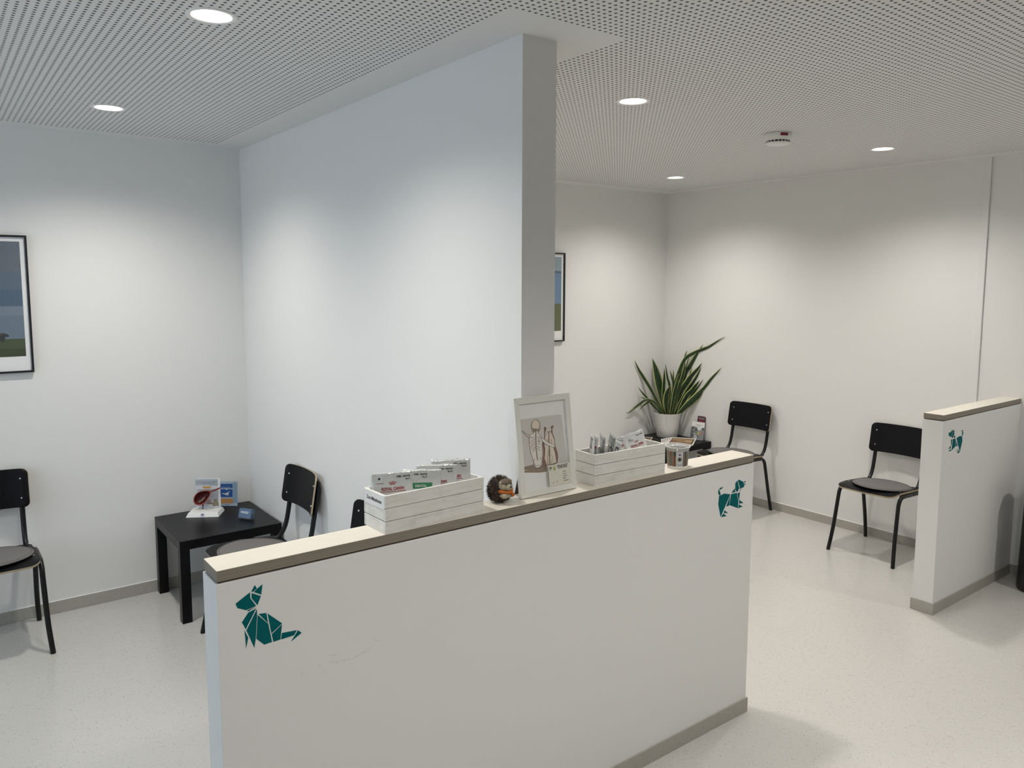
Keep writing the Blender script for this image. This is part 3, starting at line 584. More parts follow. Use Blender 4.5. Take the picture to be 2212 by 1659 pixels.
# ------------------------------------------------------------------ crates with sachets on the ledge
def crate(label, loc, rz, w, d, h=.110, sign=False):
    t = thing('wooden_crate', label, 'crate', loc, (0, 0, rz), 'whitewashed crates on the ledge')
    th = .008; sh = (h-.004)/3
    for nm, y0, y1 in (('side', 0, th), ('side', d-th, d)):
        bm = bmesh.new()
        for k in range(3):
            z0 = k*(sh+.002); box(bm, 0, w, y0, y1, z0, z0+sh)
            if y0 == 0:
                for xx in (.008, w-.008):
                    for zz in (.25, .75): ell(bm, (xx, -.0002, z0+sh*zz), (.0011, .0006, .0011), 8, 5, 1)
        bevel(obj(nm, bm, [M_crate, M_nail], t), .0012, 2)
    for x0, x1 in ((0, th), (w-th, w)):
        bm = bmesh.new()
        for k in range(3):
            z0 = k*(sh+.002); box(bm, x0+.0003, x1-.0003, th+.0002, d-th-.0002, z0, z0+sh)
        bevel(obj('end', bm, M_crate, t), .0012, 2)
    bm = bmesh.new(); box(bm, th, w-th, th, d-th, .0005, .006); obj('bottom', bm, M_crate, t)
    for sx, x in ((1, th), (-1, w-th)):
        for sy, y in ((1, th), (-1, d-th)):
            bm = bmesh.new(); prism(bm, [(x, y), (x+sx*.014, y), (x+sx*.004, y+sy*.004), (x, y+sy*.014)], lambda a, b, q: Vector((a, b, .006+q)), h-.008)
            obj('corner_post', bm, M_crate, t)
    if sign:
        bm = bmesh.new(); box(bm, -.0006, .0002, .004, d-.005, h-.040, h-.002, 0)
        M = Matrix(((0, 0, -1, -.0008), (-1, 0, 0, d-.018), (0, 1, 0, h-.026), (0, 0, 0, 1)))
        text(bm, 'Zum Mitnehmen', .0145, M, 1, squeeze=.88)
        obj('paper_label', bm, [M_paper, M_ink], t)['label'] = 'white paper label with black lettering'
    return t
C1R, C2R = R(1.8), R(-2.0)
crate('whitewashed crate with paper label Zum Mitnehmen, left on the ledge', (.988, 1.883, 1.110), C1R, .344, .122, .110, True)
crate('whitewashed crate without a label, right of the white picture frame', (1.813, 1.912, 1.110), C2R, .346, .106, .110)

M_gl = [M_foil, M_ink, M_red, M_green, M_paper, M_foildark, M_silver, M_foilwhite, M_foilmid]
def sachet(label, loc, yaw, lean, roll, w, h, th, deco, body=0, seed=0, group='foil sachets in the left crate', warp=.0):
    t = thing('foil_sachet', label, 'sachet', loc, (0, 0, 0), group)
    t.rotation_euler = (Matrix.Rotation(yaw, 3, 'Z') @ Matrix.Rotation(roll, 3, 'Y') @ Matrix.Rotation(lean, 3, 'X')).to_euler()
    rnd = random.Random(seed); ph = [rnd.uniform(0, 6.28) for _ in range(6)]
    def bul(x, z):
        u = max(-1, min(1, 2*x/w)); v = max(0, min(1, z/h))
        e = max(0, min(1, (1-abs(u))/.12))*max(0, min(1, (1-v)/.10))*max(0, min(1, v/.1))
        b = (1-u*u)**.8*max(0, math.sin(math.pi*min(1, v/.92)**.8))**.7*e**.5 if e > 0 else 0
        return th/2*b
    def mid(x, z):
        v = z/h
        return warp*math.sin(v*2.6+ph[0])*v+.0012*math.sin(x/w*7+ph[1])*v+.0008*math.sin(x/w*15+v*9+ph[2])
    bm = bmesh.new(); nx, nz = 16, 20
    F = [[bm.verts.new((-w/2+w*i/nx, mid(-w/2+w*i/nx, h*j/nz)-bul(-w/2+w*i/nx, h*j/nz)-.0004, h*j/nz+.0012*math.sin(i*.9+ph[3])*(j == nz))) for i in range(nx+1)] for j in range(nz+1)]
    B = [[bm.verts.new((-w/2+w*i/nx, mid(-w/2+w*i/nx, h*j/nz)+bul(-w/2+w*i/nx, h*j/nz)+.0004, F[j][i].co.z)) for i in range(nx+1)] for j in range(nz+1)]
    for G in (F, B):
        for a, b in zip(G, G[1:]):
            for i in range(nx):
                f = bm.faces.new((a[i], a[i+1], b[i+1], b[i])); f.smooth = True; f.material_index = body
    loop = [(0, i) for i in range(nx+1)]+[(j, nx) for j in range(1, nz+1)]+[(nz, i) for i in range(nx-1, -1, -1)]+[(j, 0) for j in range(nz-1, 0, -1)]
    for k in range(len(loop)):
        (j0, i0), (j1, i1) = loop[k], loop[(k+1) % len(loop)]
        f = bm.faces.new((F[j0][i0], F[j1][i1], B[j1][i1], B[j0][i0])); f.material_index = body
    bmesh.ops.recalc_face_normals(bm, faces=bm.faces[:])
    n0 = set(bm.verts)
    deco(bm, w, h)
    for v in bm.verts:
        if v not in n0: v.co.y = mid(v.co.x, v.co.z)-bul(v.co.x, v.co.z)-.0010+v.co.y*6
    me = bpy.data.meshes.new('pouch'); bm.to_mesh(me); bm.free()
    for m in M_gl: me.materials.append(m)
    o = bpy.data.objects.new('pouch', me); COL.objects.link(o); o.parent = t
    return t
def TM(x, z): return Matrix(((1, 0, 0, x), (0, 0, -1, 0), (0, 1, 0, z), (0, 0, 0, 1)))
def rc(bm, a, b, c, e, mi, n=8):
    for i in range(n):
        x0 = a+(b-a)*i/n; x1 = a+(b-a)*(i+1)/n
        f = bm.faces.new([bm.verts.new((x0, 0, c)), bm.verts.new((x1, 0, c)), bm.verts.new((x1, 0, e)), bm.verts.new((x0, 0, e))]); f.material_index = mi
def disc(bm, x, z, r, mi, n=10):
    f = bm.faces.new([bm.verts.new((x+r*math.cos(6.2832*k/n), 0, z+r*math.sin(6.2832*k/n))) for k in range(n)]); f.material_index = mi
def crown(bm, cx, cz, s, mi):
    for k in range(5):
        a = (k-2)*.36; x = cx+s*1.25*math.sin(a)*1.25; z = cz+s*1.2*math.cos(a)*.9
        disc(bm, x, z, s*.15, mi); 
        x2 = cx+s*.85*math.sin(a)*1.2; z2 = cz+s*.55*math.cos(a)*.95
        f = bm.faces.new([bm.verts.new(v) for v in ((x-s*.03, 0, z), (x+s*.03, 0, z), (x2+s*.14, 0, z2), (x2-s*.14, 0, z2))]); f.material_index = mi
    for k in range(8):
        a0 = -.8+k*.2; a1 = a0+.2
        f = bm.faces.new([bm.verts.new((cx+s*q*math.sin(a)*1.05, 0, cz+s*(q*.9)*math.cos(a)-s*.42)) for q, a in ((.80, a0), (1.0, a0), (1.0, a1), (.80, a1))]); f.material_index = mi
def logo(bm, cx, z, s):
    text(bm, 'ROYAL CANIN', s, TM(cx, z), 2, 'CENTER', .80)
    rc(bm, cx-s*2.95, cx+s*3.05, z-s*.42, z-s*.28, 2); crown(bm, cx, z+s*1.15, s*.80, 2)
def free(bm, w, h, z=None, x=None):
    z = z or h-.0165; x = w/2-.006 if x is None else x
    text(bm, 'FREE • GRATIS', .0062, TM(x, z), 1, 'RIGHT'); text(bm, '60 g *)', .0052, TM(x, z-.0075), 1, 'RIGHT')
def small(bm, w, h):
    disc(bm, -w/2+.024, h-.018, .0035, 1); disc(bm, -w/2+.029, h-.020, .003, 4); rc(bm, -w/2+.015, -w/2+.036, h-.032, h-.0305, 2)
def dA(bm, w, h): logo(bm, .002, h-.052, .0122); free(bm, w, h); small(bm, w, h)
def dB(bm, w, h):
    free(bm, w, h, x=.018); rc(bm, -.036, .034, h-.057, h-.0395, 3); text(bm, 'DENTAL', .0092, TM(0, h-.0517), 4, 'CENTER'); small(bm, w, h)
def dC(bm, w, h): logo(bm, .0, h-.056, .0118); free(bm, w, h, x=.048); small(bm, w, h)
def place(label, tl, tr, zb, deco, seed, lean=.0, body=0, th=.013):
    tl, tr = Vector(tl), Vector(tr); d = tr-tl; yaw = math.atan2(d.y, d.x); wv = d.length; roll = -math.atan2(d.z, d.xy.length)
    m = (tl+tr)/2; h = m.z-zb
    sachet(label, (m.x+math.sin(yaw)*h*math.sin(lean)*-1, m.y+math.cos(yaw)*h*math.sin(lean), zb), yaw, lean, roll*.5, wv, h/math.cos(lean), th, deco, body, seed)
place('silver sachet with red crown logo, frontmost in the labelled crate', (.999, 1.976, 1.262), (1.104, 1.922, 1.272), 1.118, dA, 1)
place('silver sachet with green DENTAL panel, second in the labelled crate', (1.084, 1.977, 1.267), (1.192, 1.926, 1.256), 1.118, dB, 2)
place('silver sachet behind the green DENTAL one, red lettering half covered', (1.146, 1.988, 1.268), (1.258, 1.934, 1.264), 1.118, dC, 3)
place('silver sachet standing tallest at the right end of the labelled crate', (1.205, 1.993, 1.272), (1.312, 1.936, 1.274), 1.118, dC, 4)
place('silver sachet at the very back of the labelled crate, only its top edge showing', (1.212, 2.0, 1.2695), (1.290, 1.966, 1.2735), 1.118, lambda bm, w, h: None, 5, th=.006)

G2 = 'foil sachets in the right crate'
def dD(bm, w, h): rc(bm, -w*.42, w*.30, h*.70, h*.93, 5); rc(bm, -w*.05, w*.05, h*.1, h*.66, 6, 2)
def dE(bm, w, h): logo(bm, .004, h*.72, .0085); rc(bm, -w*.4, w*.1, h*.86, h*.93, 6); rc(bm, -w*.1, w*.4, h*.88, h*.89, 1)
def dF(bm, w, h): rc(bm, -w*.42, w*.42, h*.52, h*.92, 8); rc(bm, -w*.42, w*.42, h*.70, h*.73, 6)
def dI(bm, w, h): rc(bm, -w*.40, w*.40, h*.25, h*.72, 5); rc(bm, -w*.42, w*.42, h*.76, h*.93, 8); disc(bm, w*.2, h*.74, .004, 1)
def dG(bm, w, h): rc(bm, -w*.25, w*.25, h*.50, h*.84, 5)
def dH(bm, w, h): logo(bm, .004, h*.66, .0095); text(bm, 'FREE • GRATIS', .0042, TM(w/2-.006, h-.016), 5, 'RIGHT'); disc(bm, -.02, h-.024, .005, 6); disc(bm, -.010, h-.026, .004, 6); disc(bm, .03, h*.28, .004, 1)
ZB = 1.118
sachet('white sachet with dark top, leftmost in the right crate', (1.8445, 1.964, ZB), R(-121), R(-2), R(-3), .064, .160, .013, dD, 7, 11, G2)
sachet('narrow silver sachet with red print, second from the left in the right crate', (1.8655, 1.966, ZB), R(-122), R(-2), R(-1), .072, .158, .010, dE, 0, 12, G2, .004)
sachet('grey sachet with green-grey top, third from the left in the right crate', (1.894, 1.966, ZB), R(-121), R(-2), R(4), .076, .158, .010, dF, 6, 13, G2, .004)
sachet('dark-panelled sachet leaning left, in the middle of the right crate', (1.922, 1.966, ZB), R(-119), R(-7), R(4), .076, .158, .010, dI, 6, 14, G2)
sachet('white sachet with one dark window, right of the dark-panelled sachet', (1.949, 1.959, ZB), R(-116), R(-9), 0, .064, .126, .010, dG, 7, 15, G2)
sachet('low silver sachet with red corner print, behind the big white sachet', (2.008, 1.983, ZB), R(-18), R(-3), R(-7), .066, .130, .009, dE, 0, 16, G2)
sachet('big crumpled white sachet with red logo, right end of the right crate', (2.094, 1.952, ZB), R(-20), R(-2), R(-16), .086, .150, .018, dH, 7, 17, G2)

# ------------------------------------------------------------------ white picture frame with drawing, card
TILT = -math.atan2(.044, .327); FO = Vector((1.628, 1.931, 1.1121))
tf = thing('standing_picture_frame', 'white standing picture frame with skeleton drawing, leaning at the partition end', 'picture frame', FO, (TILT, 0, 0))
FW, FH = .2408, .328
bm = bmesh.new()
def fbar(pts):
    prism(bm, pts, lambda a, b, h: Vector((a, .014*h, b)), 1.0)
b_ = .0215; W2 = FW/2
fbar([(-W2, 0), (W2, 0), (W2-b_, b_), (-W2+b_, b_)]); fbar([(-W2, FH), (-W2+b_, FH-b_), (W2-b_, FH-b_), (W2, FH)])
fbar([(-W2, 0), (-W2+b_, b_), (-W2+b_, FH-b_), (-W2, FH)]); fbar([(W2, 0), (W2, FH), (W2-b_, FH-b_), (W2-b_, b_)])
bevel(obj('frame', bm, mat('white lacquered frame', (.74, .74, .70), .4), tf), .0009, 2)
def AL(a, b, h): return Vector((a-.12, .0085-h, b))
AM = [mat('art '+n, c, .7) for n, c in (('paper', (.80, .80, .79)), ('grey-beige', (.60, .59, .555)), ('brown', (.27, .215, .165)), ('tan', (.46, .37, .27)), ('rust', (.235, .145, .115)), ('bone', (.70, .625, .53)), ('body', (.74, .715, .665)), ('line', (.22, .18, .145)), ('hair', (.36, .30, .22)))]
bm = bmesh.new()
def ap(pts, mi, h):
    f = bm.faces.new([bm.verts.new(AL(a, b, h)) for a, b in pts]); f.material_index = mi
def outline(pts, w, mi, h): ribbon(bm, list(pts)+[pts[0]], w, AL, 0, h, mi)
ap([(.02, .02), (.2205, .02), (.2205, .308), (.02, .308)], 0, 0)
ap(ART['bg'], 1, .0002); ap(ART['floor'], 2, .0004); ap(ART['floorhi'], 3, .0006)
ap(ART['dogbrown'], 4, .0006); ap(ART['dogpale'], 5, .0008)
ap(ART['arm1'], 5, .0008); outline(ART['arm1'], .0012, 7, .0010)
ap(ART['hum'], 6, .0010); outline(ART['hum'], .0013, 7, .0012)
ap(ART['hair'], 8, .0012); ap(ART['skull'], 5, .0014)
for sgn, p in enumerate(ART['spine']): ribbon(bm, p, .0042, AL, 0, .0016, 2)
for p in ART['ribs']: ribbon(bm, p, .0013, AL, 0, .0018, 7)
ap(ART['arm2'], 6, .0020); outline(ART['arm2'], .0012, 7, .0022)
obj('drawing', bm, AM, tf)
bm = bmesh.new(); box(bm, -W2+b_-.003, W2-b_+.003, .0050, .0056, b_-.003, FH-b_+.003); obj('glazing', bm, M_glaze, tf)
bm = bmesh.new(); Mi = (Matrix.Translation(FO) @ Matrix.Rotation(TILT, 4, 'X')).inverted()
P = [(1.522, 1.1125, 1.9875), (1.549, 1.1125, 1.9875), (1.549, 1.27, 1.968), (1.546, 1.27, 1.968)]
lo = [bm.verts.new(Mi @ Vector((x, y-.0015, z))) for x, z, y in P]; hi = [bm.verts.new(Mi @ Vector((x, y+.0015, z))) for x, z, y in P]
bm.faces.new(lo); bm.faces.new(hi)
for i in range(4): bm.faces.new((lo[i], lo[(i+1) % 4], hi[(i+1) % 4], hi[i]))
obj('easel_leg', bm, mat('brown hardboard', (.055, .038, .026), .7), tf)['label'] = 'dark brown easel leg'
tc = thing('art_card', 'cream card lettered PFOTENKUNST in the corner of the white frame', 'card', FO, (TILT, 0, 0))
bm = bmesh.new()
def CL(a, b, h): return Vector((a-.12, -.0002-h, b))
cx0, cx1, cz0, cz1 = .1205, .2185, .0222, .0918
prism(bm, [(cx0, cz0), (cx1, cz0), (cx1, cz1), (cx0, cz1)], CL, .0006, 0)
def CM(x, z): return Matrix(((1, 0, 0, x-.12), (0, 0, -1, -.0010), (0, 1, 0, z), (0, 0, 0, 1)))
text(bm, 'PF', .0165, CM(cx0+.005, cz1-.0165), 1, 'LEFT', .62); text(bm, 'TENKUNST', .0165, CM(cx0+.0385, cz1-.0150), 1, 'LEFT', .56)
def cd(x, z, r, mi, e=1.0):
    f = bm.faces.new([bm.verts.new(CL(x+r*e*math.cos(6.2832*k/12), z+r*math.sin(6.2832*k/12), .001)) for k in range(12)]); f.material_index = mi
cd(cx0+.026, cz1-.0145, .0050, 2, .95)
for dx, dz in ((-.006, .006), (-.002, .0085), (.0025, .008), (.006, .0045)): cd(cx0+.026+dx, cz1-.0145+dz, .0019, 2, .8)
for k, s in enumerate(('Hunde', 'Katzen', 'Portraits', 'Bilder', 'Pfotenkunst')): text(bm, s, .0062, CM(cx0+.062, cz1-.029-.0078*k), 3, 'LEFT', .8)
cd(cx0+.033, cz0+.041, .0013, 3); cd(cx0+.018, cz0+.010, .0016, 1); cd(cx0+.033, cz0+.012, .0016, 1)
obj('card', bm, [mat('cream card', (.66, .65, .57), .7), M_ink, mat('olive paw print', (.30, .35, .08), .7), M_inkgrey], tc)

# ------------------------------------------------------------------ toy hedgehog
th_ = thing('toy_hedgehog', 'small bristly toy hedgehog with orange scarf, between labelled crate and white frame', 'toy', (1.439, 1.950, 1.110), (0, 0, R(8)))
M_quill = mat('dark brown bristle', (.030, .021, .015), .75); M_quilltip = mat('tan bristle tip', (.16, .12, .08), .7)
M_fur = mat('beige plush', (.42, .37, .28), .9, spec=.1); M_furd = mat('grey-brown plush', (.16, .13, .10), .9, spec=.1); M_or = mat('orange scarf', (.52, .13, .012), .8)
bm = bmesh.new(); ell(bm, (0, .006, .041), (.040, .034, .041), 24, 16); obj('body', bm, M_quill, th_)
bm = bmesh.new(); rnd = random.Random(3)
N = 1150
for i in range(N):
    zf = 1-2*(i+.5)/N; ph = i*2.399963; rr = math.sqrt(1-zf*zf); d = Vector((rr*math.cos(ph), rr*math.sin(ph), zf))
    front = -d.y
    if front > .34 and (-.40 < d.z < .74) and abs(d.x) < .62: continue
    if d.z < -.93: continue
    p = Vector((d.x*.0395, .006+d.y*.0335, .041+d.z*.0405)); dd = (d+Vector((rnd.uniform(-.45, .45), rnd.uniform(-.3, .5), rnd.uniform(-.35, .35)))).normalized()
    if p.z+dd.z*.011 < .002: dd.z = abs(dd.z)*.2; dd.normalize()
    L = rnd.uniform(.007, .012); o1 = dd.orthogonal().normalized()*.0012; o2 = dd.cross(o1)
    base = [bm.verts.new(p+o1), bm.verts.new(p-o1*.5+o2*.87), bm.verts.new(p-o1*.5-o2*.87)]; tip = bm.verts.new(p+dd*L)
    mi = 1 if rnd.random() < .34 else 0
    for a in range(3):
        f = bm.faces.new((base[a], base[(a+1) % 3], tip)); f.material_index = mi
obj('quills', bm, [M_quill, M_quilltip], th_)
bm = bmesh.new(); ell(bm, (0, -.018, .058), (.025, .020, .019), 20, 14); ell(bm, (0, -.033, .055), (.013, .012, .010), 16, 12)
for s in (-1, 1): ell(bm, (s*.022, -.020, .070), (.006, .004, .006), 12, 8)
obj('face', bm, M_fur, th_)
bm = bmesh.new(); ell(bm, (0, -.019, .0695), (.023, .0180, .011), 18, 10); obj('forehead', bm, M_furd, th_)
bm = bmesh.new(); ell(bm, (0, -.045, .059), (.004, .003, .003), 12, 8); obj('nose', bm, M_ink, th_)
for s in (-1, 1):
    bm = bmesh.new(); ell(bm, (s*.011, -.035, .0655), (.0025, .0025, .0025), 10, 8); obj('eye', bm, M_ink, th_)
bm = bmesh.new(); ell(bm, (0, -.018, .031), (.025, .018, .016), 18, 12); obj('belly', bm, M_fur, th_)
for s in (-1, 1):
    bm = bmesh.new(); ell(bm, (s*.016, -.031, .029), (.010, .010, .009), 14, 10); obj('arm', bm, M_fur, th_)
bm = bmesh.new(); n = 30
tube(bm, [(.026*math.cos(6.2832*k/n), -.010+.026*math.sin(6.2832*k/n), .0415+.002*math.cos(6.2832*k/n*2)) for k in range(n+1)], .0052, 10, caps=False)
tube(bm, [(.006, -.036, .040), (.012, -.041, .033), (.014, -.041, .027)], [.0045, .0055, .0045], 8)
obj('scarf', bm, M_or, th_)['label'] = 'orange scarf'

# ------------------------------------------------------------------ plastic tub
tt = thing('plastic_tub', 'small open plastic tub with striped picture wrap, right of the crates', 'tub', (2.281, 1.945, 1.110), (0, 0, R(-128)))
bm = bmesh.new(); lathe(bm, [(0, .001), (.034, .001), (.0365, .0), (.0380, .004), (.0425, .066), (.0445, .068), (.0450, .072), (.0475, .0735), (.0475, .0790), (.0455, .0795), (.0440, .0780), (.0432, .072), (.0415, .066), (.0372, .006), (0, .005)], 48); obj('tub_wall', bm, M_cupclear, tt, True)
bm = bmesh.new(); lathe(bm, [(.0450, .0765), (.0480, .0755), (.0483, .0792), (.0470, .0803), (.0450, .0800), (.0450, .0765)], 48); obj('rim', bm, mat('milky plastic rim', (.66, .67, .64), .35), tt, True)
WC = [(.30,.25,.20),(.10,.045,.02),(.36,.26,.16),(.22,.20,.17),(.30,.07,.03),(.33,.31,.26),(.05,.03,.03),(.25,.20,.12),(.06,.09,.05),(.10,.14,.20),(.30,.28,.25),(.18,.11,.07)]
WM = [mat('tub wrap stripe %d' % i, tuple(v*.62 for v in c), .5) for i, c in enumerate(WC)]+[mat('tub wrap panel', (.60, .60, .62), .5), mat('tub emblem ring', (.12, .15, .06), .5), mat('tub emblem dark', (.02, .018, .015), .5), mat('tub crest blue', (.05, .05, .14), .5)]
rs = random.Random(5); seq = [rs.randrange(12) for _ in range(48)]
bm = bmesh.new(); n = 96
def wr(a, z): r = .0383+(.0424-.0383)*(z-.004)/.062+.0003; return Vector((r*math.cos(a), r*math.sin(a), z))
for k in range(n):
    a0, a1 = 6.2832*k/n, 6.2832*(k+1)/n
    mi = 12 if (k < 5 or k >= n-5) else seq[k//2]
    for z0, z1 in ((.005, .030), (.030, .045), (.045, .062)):
        m2 = mi if mi == 12 or z0 < .029 else seq[(k//2+3*(z0 > .04)) % 48]
        f = bm.faces.new([bm.verts.new(wr(a, z)) for a, z in ((a0, z0), (a1, z0), (a1, z1), (a0, z1))]); f.material_index = m2
def em(ca, cz, ra, rz, mi, e, nn=14):
    c = bm.verts.new(wr(ca, cz)*1.0+Vector((e, 0, 0)))
    ring = [bm.verts.new(wr(ca+ra*math.cos(6.2832*k/nn), cz+rz*math.sin(6.2832*k/nn))+Vector((e, 0, 0))) for k in range(nn)]
    for k in range(nn):
        f = bm.faces.new((c, ring[k], ring[(k+1) % nn])); f.material_index = mi
em(0, .033, .20, .0082, 13, .0005); em(0, .033, .15, .0062, 3, .0008); em(0, .031, .05, .0050, 14, .0011); em(.0, .0365, .06, .0024, 14, .0011); em(0, .051, .12, .0030, 15, .0005)
for z0, w_ in ((.013, .22), (.010, .15)):
    f = bm.faces.new([bm.verts.new(wr(a, z)+Vector((.0006, 0, 0))) for a, z in ((-w_, z0), (w_, z0), (w_, z0+.0016), (-w_, z0+.0016))]); f.material_index = 15
obj('picture_wrap', bm, WM, tt)

# ------------------------------------------------------------------ potted plant
PC = (5.200, 4.560, .450)
tp = thing('potted_plant', 'tall variegated snake plant in white pot on the corner table', 'plant', PC)
bm = bmesh.new(); lathe(bm, [(0, .001), (.078, .001), (.086, .0), (.091, .005), (.099, .09), (.108, .16), (.1185, .212), (.1195, .2155), (.1165, .2155), (.113, .205), (.105, .16), (.1, .15)], 56)
obj('pot', bm, mat('matt white ceramic', (.70, .70, .68), .38), tp, True)
bm = bmesh.new(); lathe(bm, [(0, .196), (.108, .192)], 40); obj('soil', bm, mat('dark potting soil', (.03, .022, .016), .95), tp)
def mk_leaf():
    m = mat('variegated leaf', (.02, .05, .015), .36, spec=.45); t = NT(m)
    u = t.new('ShaderNodeUVMap'); u.uv_map = 'leaf'; x = t.new('ShaderNodeSeparateXYZ'); t.link(u.outputs[0], x.inputs[0])
    p, _ = t.objc(); n = t.noise(p, 22, 3)
    a = t.math('ADD', t.math('ABSOLUTE', t.math('SUBTRACT', t.math('MULTIPLY', x.outputs['X'], 2), 1)), t.math('MULTIPLY', t.math('SUBTRACT', n, .5), .22))
    n2 = t.noise(t.mapping(p, (30, 30, 120)), 1, 3)
    g = t.mix(t.ramp(n2, .4, .62), (.008, .026, .010), (.020, .054, .016))
    t.color(t.mix(t.ramp(a, .68, .78), g, (.44, .45, .16))); return m
M_leaf = mk_leaf()
def leaf_mesh():
    bm = bmesh.new(); uv = bm.loops.layers.uv.new('leaf'); rnd = random.Random(4); pc = Vector(PC)
    eye = Vector((0, 0, 1.815))
    for idx, (pts, w) in enumerate(LEAVES):
        P = [Vector(p)-pc for p in pts][::-1]     # base first
        C_ = spline(P, 4); n = len(C_); rows = []; tw = rnd.uniform(-.35, .35)
        L = [0]
        for a, b in zip(C_, C_[1:]): L.append(L[-1]+(b-a).length)
        for i, c in enumerate(C_):
            t = L[i]/L[-1]; d = (C_[min(i+1, n-1)]-C_[max(i-1, 0)]).normalized()
            view = (c+pc-eye).normalized(); side = d.cross(view).normalized()
            side = (Matrix.Rotation(tw*(1-.6*t)+.25, 3, d) @ side).normalized(); nn = side.cross(d).normalized()
            k = min(1, .42+.58*math.sin(min(1, t/.62)*math.pi/2)) if t < .62 else max(0.0, (1-((t-.62)/.38)**1.7))
            hw = w/2*k*1.06+.0005
            row = []
            for s in (-1, -.55, 0, .55, 1):
                q = c+side*hw*s+nn*hw*.30*(s*s)
                if (q+pc).x > XR-.004: q.x = XR-.004-pc.x
                if (q+pc).y > YB-.004: q.y = YB-.004-pc.y
                row.append((q, nn))
            rows.append(row)
        A = [[bm.verts.new(q+nn*.0011) for q, nn in r] for r in rows]; B = [[bm.verts.new(q-nn*.0011) for q, nn in r] for r in rows]
        for G in (A, B):
            for j, (a, b) in enumerate(zip(G, G[1:])):
                for i in range(4):
                    f = bm.faces.new((a[i], a[i+1], b[i+1], b[i])); f.smooth = True
                    for lp, uu in zip(f.loops, (i/4, (i+1)/4, (i+1)/4, i/4)): lp[uv].uv = (uu, j/n)
        for side_i in (0, 4):
            for j in range(n-1):
                f = bm.faces.new((A[j][side_i], A[j+1][side_i], B[j+1][side_i], B[j][side_i]))
                for lp in f.loops: lp[uv].uv = (0, .5)
    return bm
obj('foliage', leaf_mesh(), M_leaf, tp)

# ------------------------------------------------------------------ leaflets on the right table
LM = [M_paper]+[mat('leaflet '+n, c, .45) for n, c in (('brown photo', (.17, .10, .055)), ('tan photo', (.42, .24, .11)), ('ochre photo', (.33, .22, .10)), ('cream photo', (.55, .40, .27)), ('dark photo', (.06, .035, .02)))]
def leaflet(name, label, c, yaw, z, lx, ly, deco, group):
    bm = bmesh.new(); box(bm, -lx/2, lx/2, -ly/2, ly/2, 0, .003, 0)
    for a, b, e, g, mi in deco:
        f = bm.faces.new([bm.verts.new((lx*(q-.5), ly*(r_-.5), .0033+.0001*mi)) for q, r_ in ((a, e), (b, e), (b, g), (a, g))]); f.material_index = mi
    o = obj(name, bm, LM); o.location = (c[0], c[1], z); o.rotation_euler = (0, 0, yaw); tag(o, label, 'leaflet', group); return o
base = [(.05, .955, .08, .90, 1)]
photo = base+[(.10, .88, .55, .84, 3), (.45, .80, .66, .80, 2), (.60, .92, .45, .58, 4), (.30, .60, .40, .52, 2), (.66, .93, .25, .38, 2), (.12, .5, .18, .24, 4), (.55, .62, .56, .62, 5), (.9, .93, .2, .8, 5)]
lat = Vector((.56, -.83)); yw = math.atan2(lat.y, lat.x)
ords = ['top', 'second', 'third', 'fourth', 'lowest']
for i in range(5):
    k = 4-i; c = Vector((5.080, 4.288))-lat*.017*k+Vector((-.004, -.004))*k
    leaflet('leaflet', 'brown leaflet with white border, %s of the fan in front of the plant pot' % ords[k], c, yw+R(2.2*k), .4505+i*.0034, .212, .292, photo if k == 0 else base+[(.08, .5, .5, .8, 5 if k % 2 else 3)], 'fanned brown leaflets')
for i in range(2):
    leaflet('leaflet', ['folded brown leaflet lying behind the right crate, underneath its twin', 'folded brown leaflet lying behind the right crate, on top of its twin'][i], (4.945+.004*i, 4.585-.004*i), yw+R(8*i-6), .4505+i*.0036, .10, .14, base, 'brown leaflets left of the plant pot')
# leaflet stand by the wall
HB = thing('leaflet_holder', 'clear acrylic leaflet holder by the wall, right of the plant pot', 'holder', (5.283, 4.305, .450), (0, 0, R(-82)))
lean = R(13); ML = Matrix.Rotation(-lean, 4, 'X')
bm = bmesh.new(); M_ = ML
box(bm, -.066, .066, .018, .020, .0, .150, 0, M_); box(bm, -.066, .066, -.004, -.002, .0, .120, 0, M_)
box(bm, -.066, -.0645, -.002, .018, .0, .120, 0, M_); box(bm, .0645, .066, -.002, .018, .0, .120, 0, M_)
for v in bm.verts:
    if v.co.z < .0003: v.co.z = .0003
box(bm, -.066, .066, -.004, .040, 0, .002)
obj('stand', bm, M_clear, HB)
HM = [M_paper, mat('leaflet photo grey', (.24, .24, .24), .5), mat('leaflet photo black', (.02, .02, .02), .5), mat('leaflet photo light', (.55, .55, .55), .5)]+[mat('swatch %d' % i, c, .5) for i, c in enumerate(((.03,.25,.10),(.12,.30,.03),(.55,.50,.04),(.60,.48,.03),(.55,.22,.03),(.50,.08,.06),(.35,.06,.16)))]
tl = thing('leaflet', 'white and grey leaflet with a row of coloured squares, in the clear holder', 'leaflet', (5.283, 4.305, .450), (0, 0, R(-82)), 'leaflets in the clear holder')
bm = bmesh.new(); box(bm, -.0625, .0625, .003, .005, .004, .158, 0, M_)
def hr(a, b, c, e, mi, k=1):
    f = bm.faces.new([bm.verts.new(M_ @ Vector((-.0625+.125*q, .0028-.0002*k, .004+.154*r_))) for q, r_ in ((a, c), (b, c), (b, e), (a, e))]); f.material_index = mi
def hp(pts, mi, k=1):
    f = bm.faces.new([bm.verts.new(M_ @ Vector((-.0625+.125*q, .0028-.0002*k, .004+.154*r_))) for q, r_ in pts]); f.material_index = mi
hr(0, 1, 0, .70, 1); hp([(0, .70), (.30, .70), (.22, .58), (0, .52)], 2, 2); hp([(.78, .70), (.95, .70), (1, .55), (.85, .56)], 2, 2)
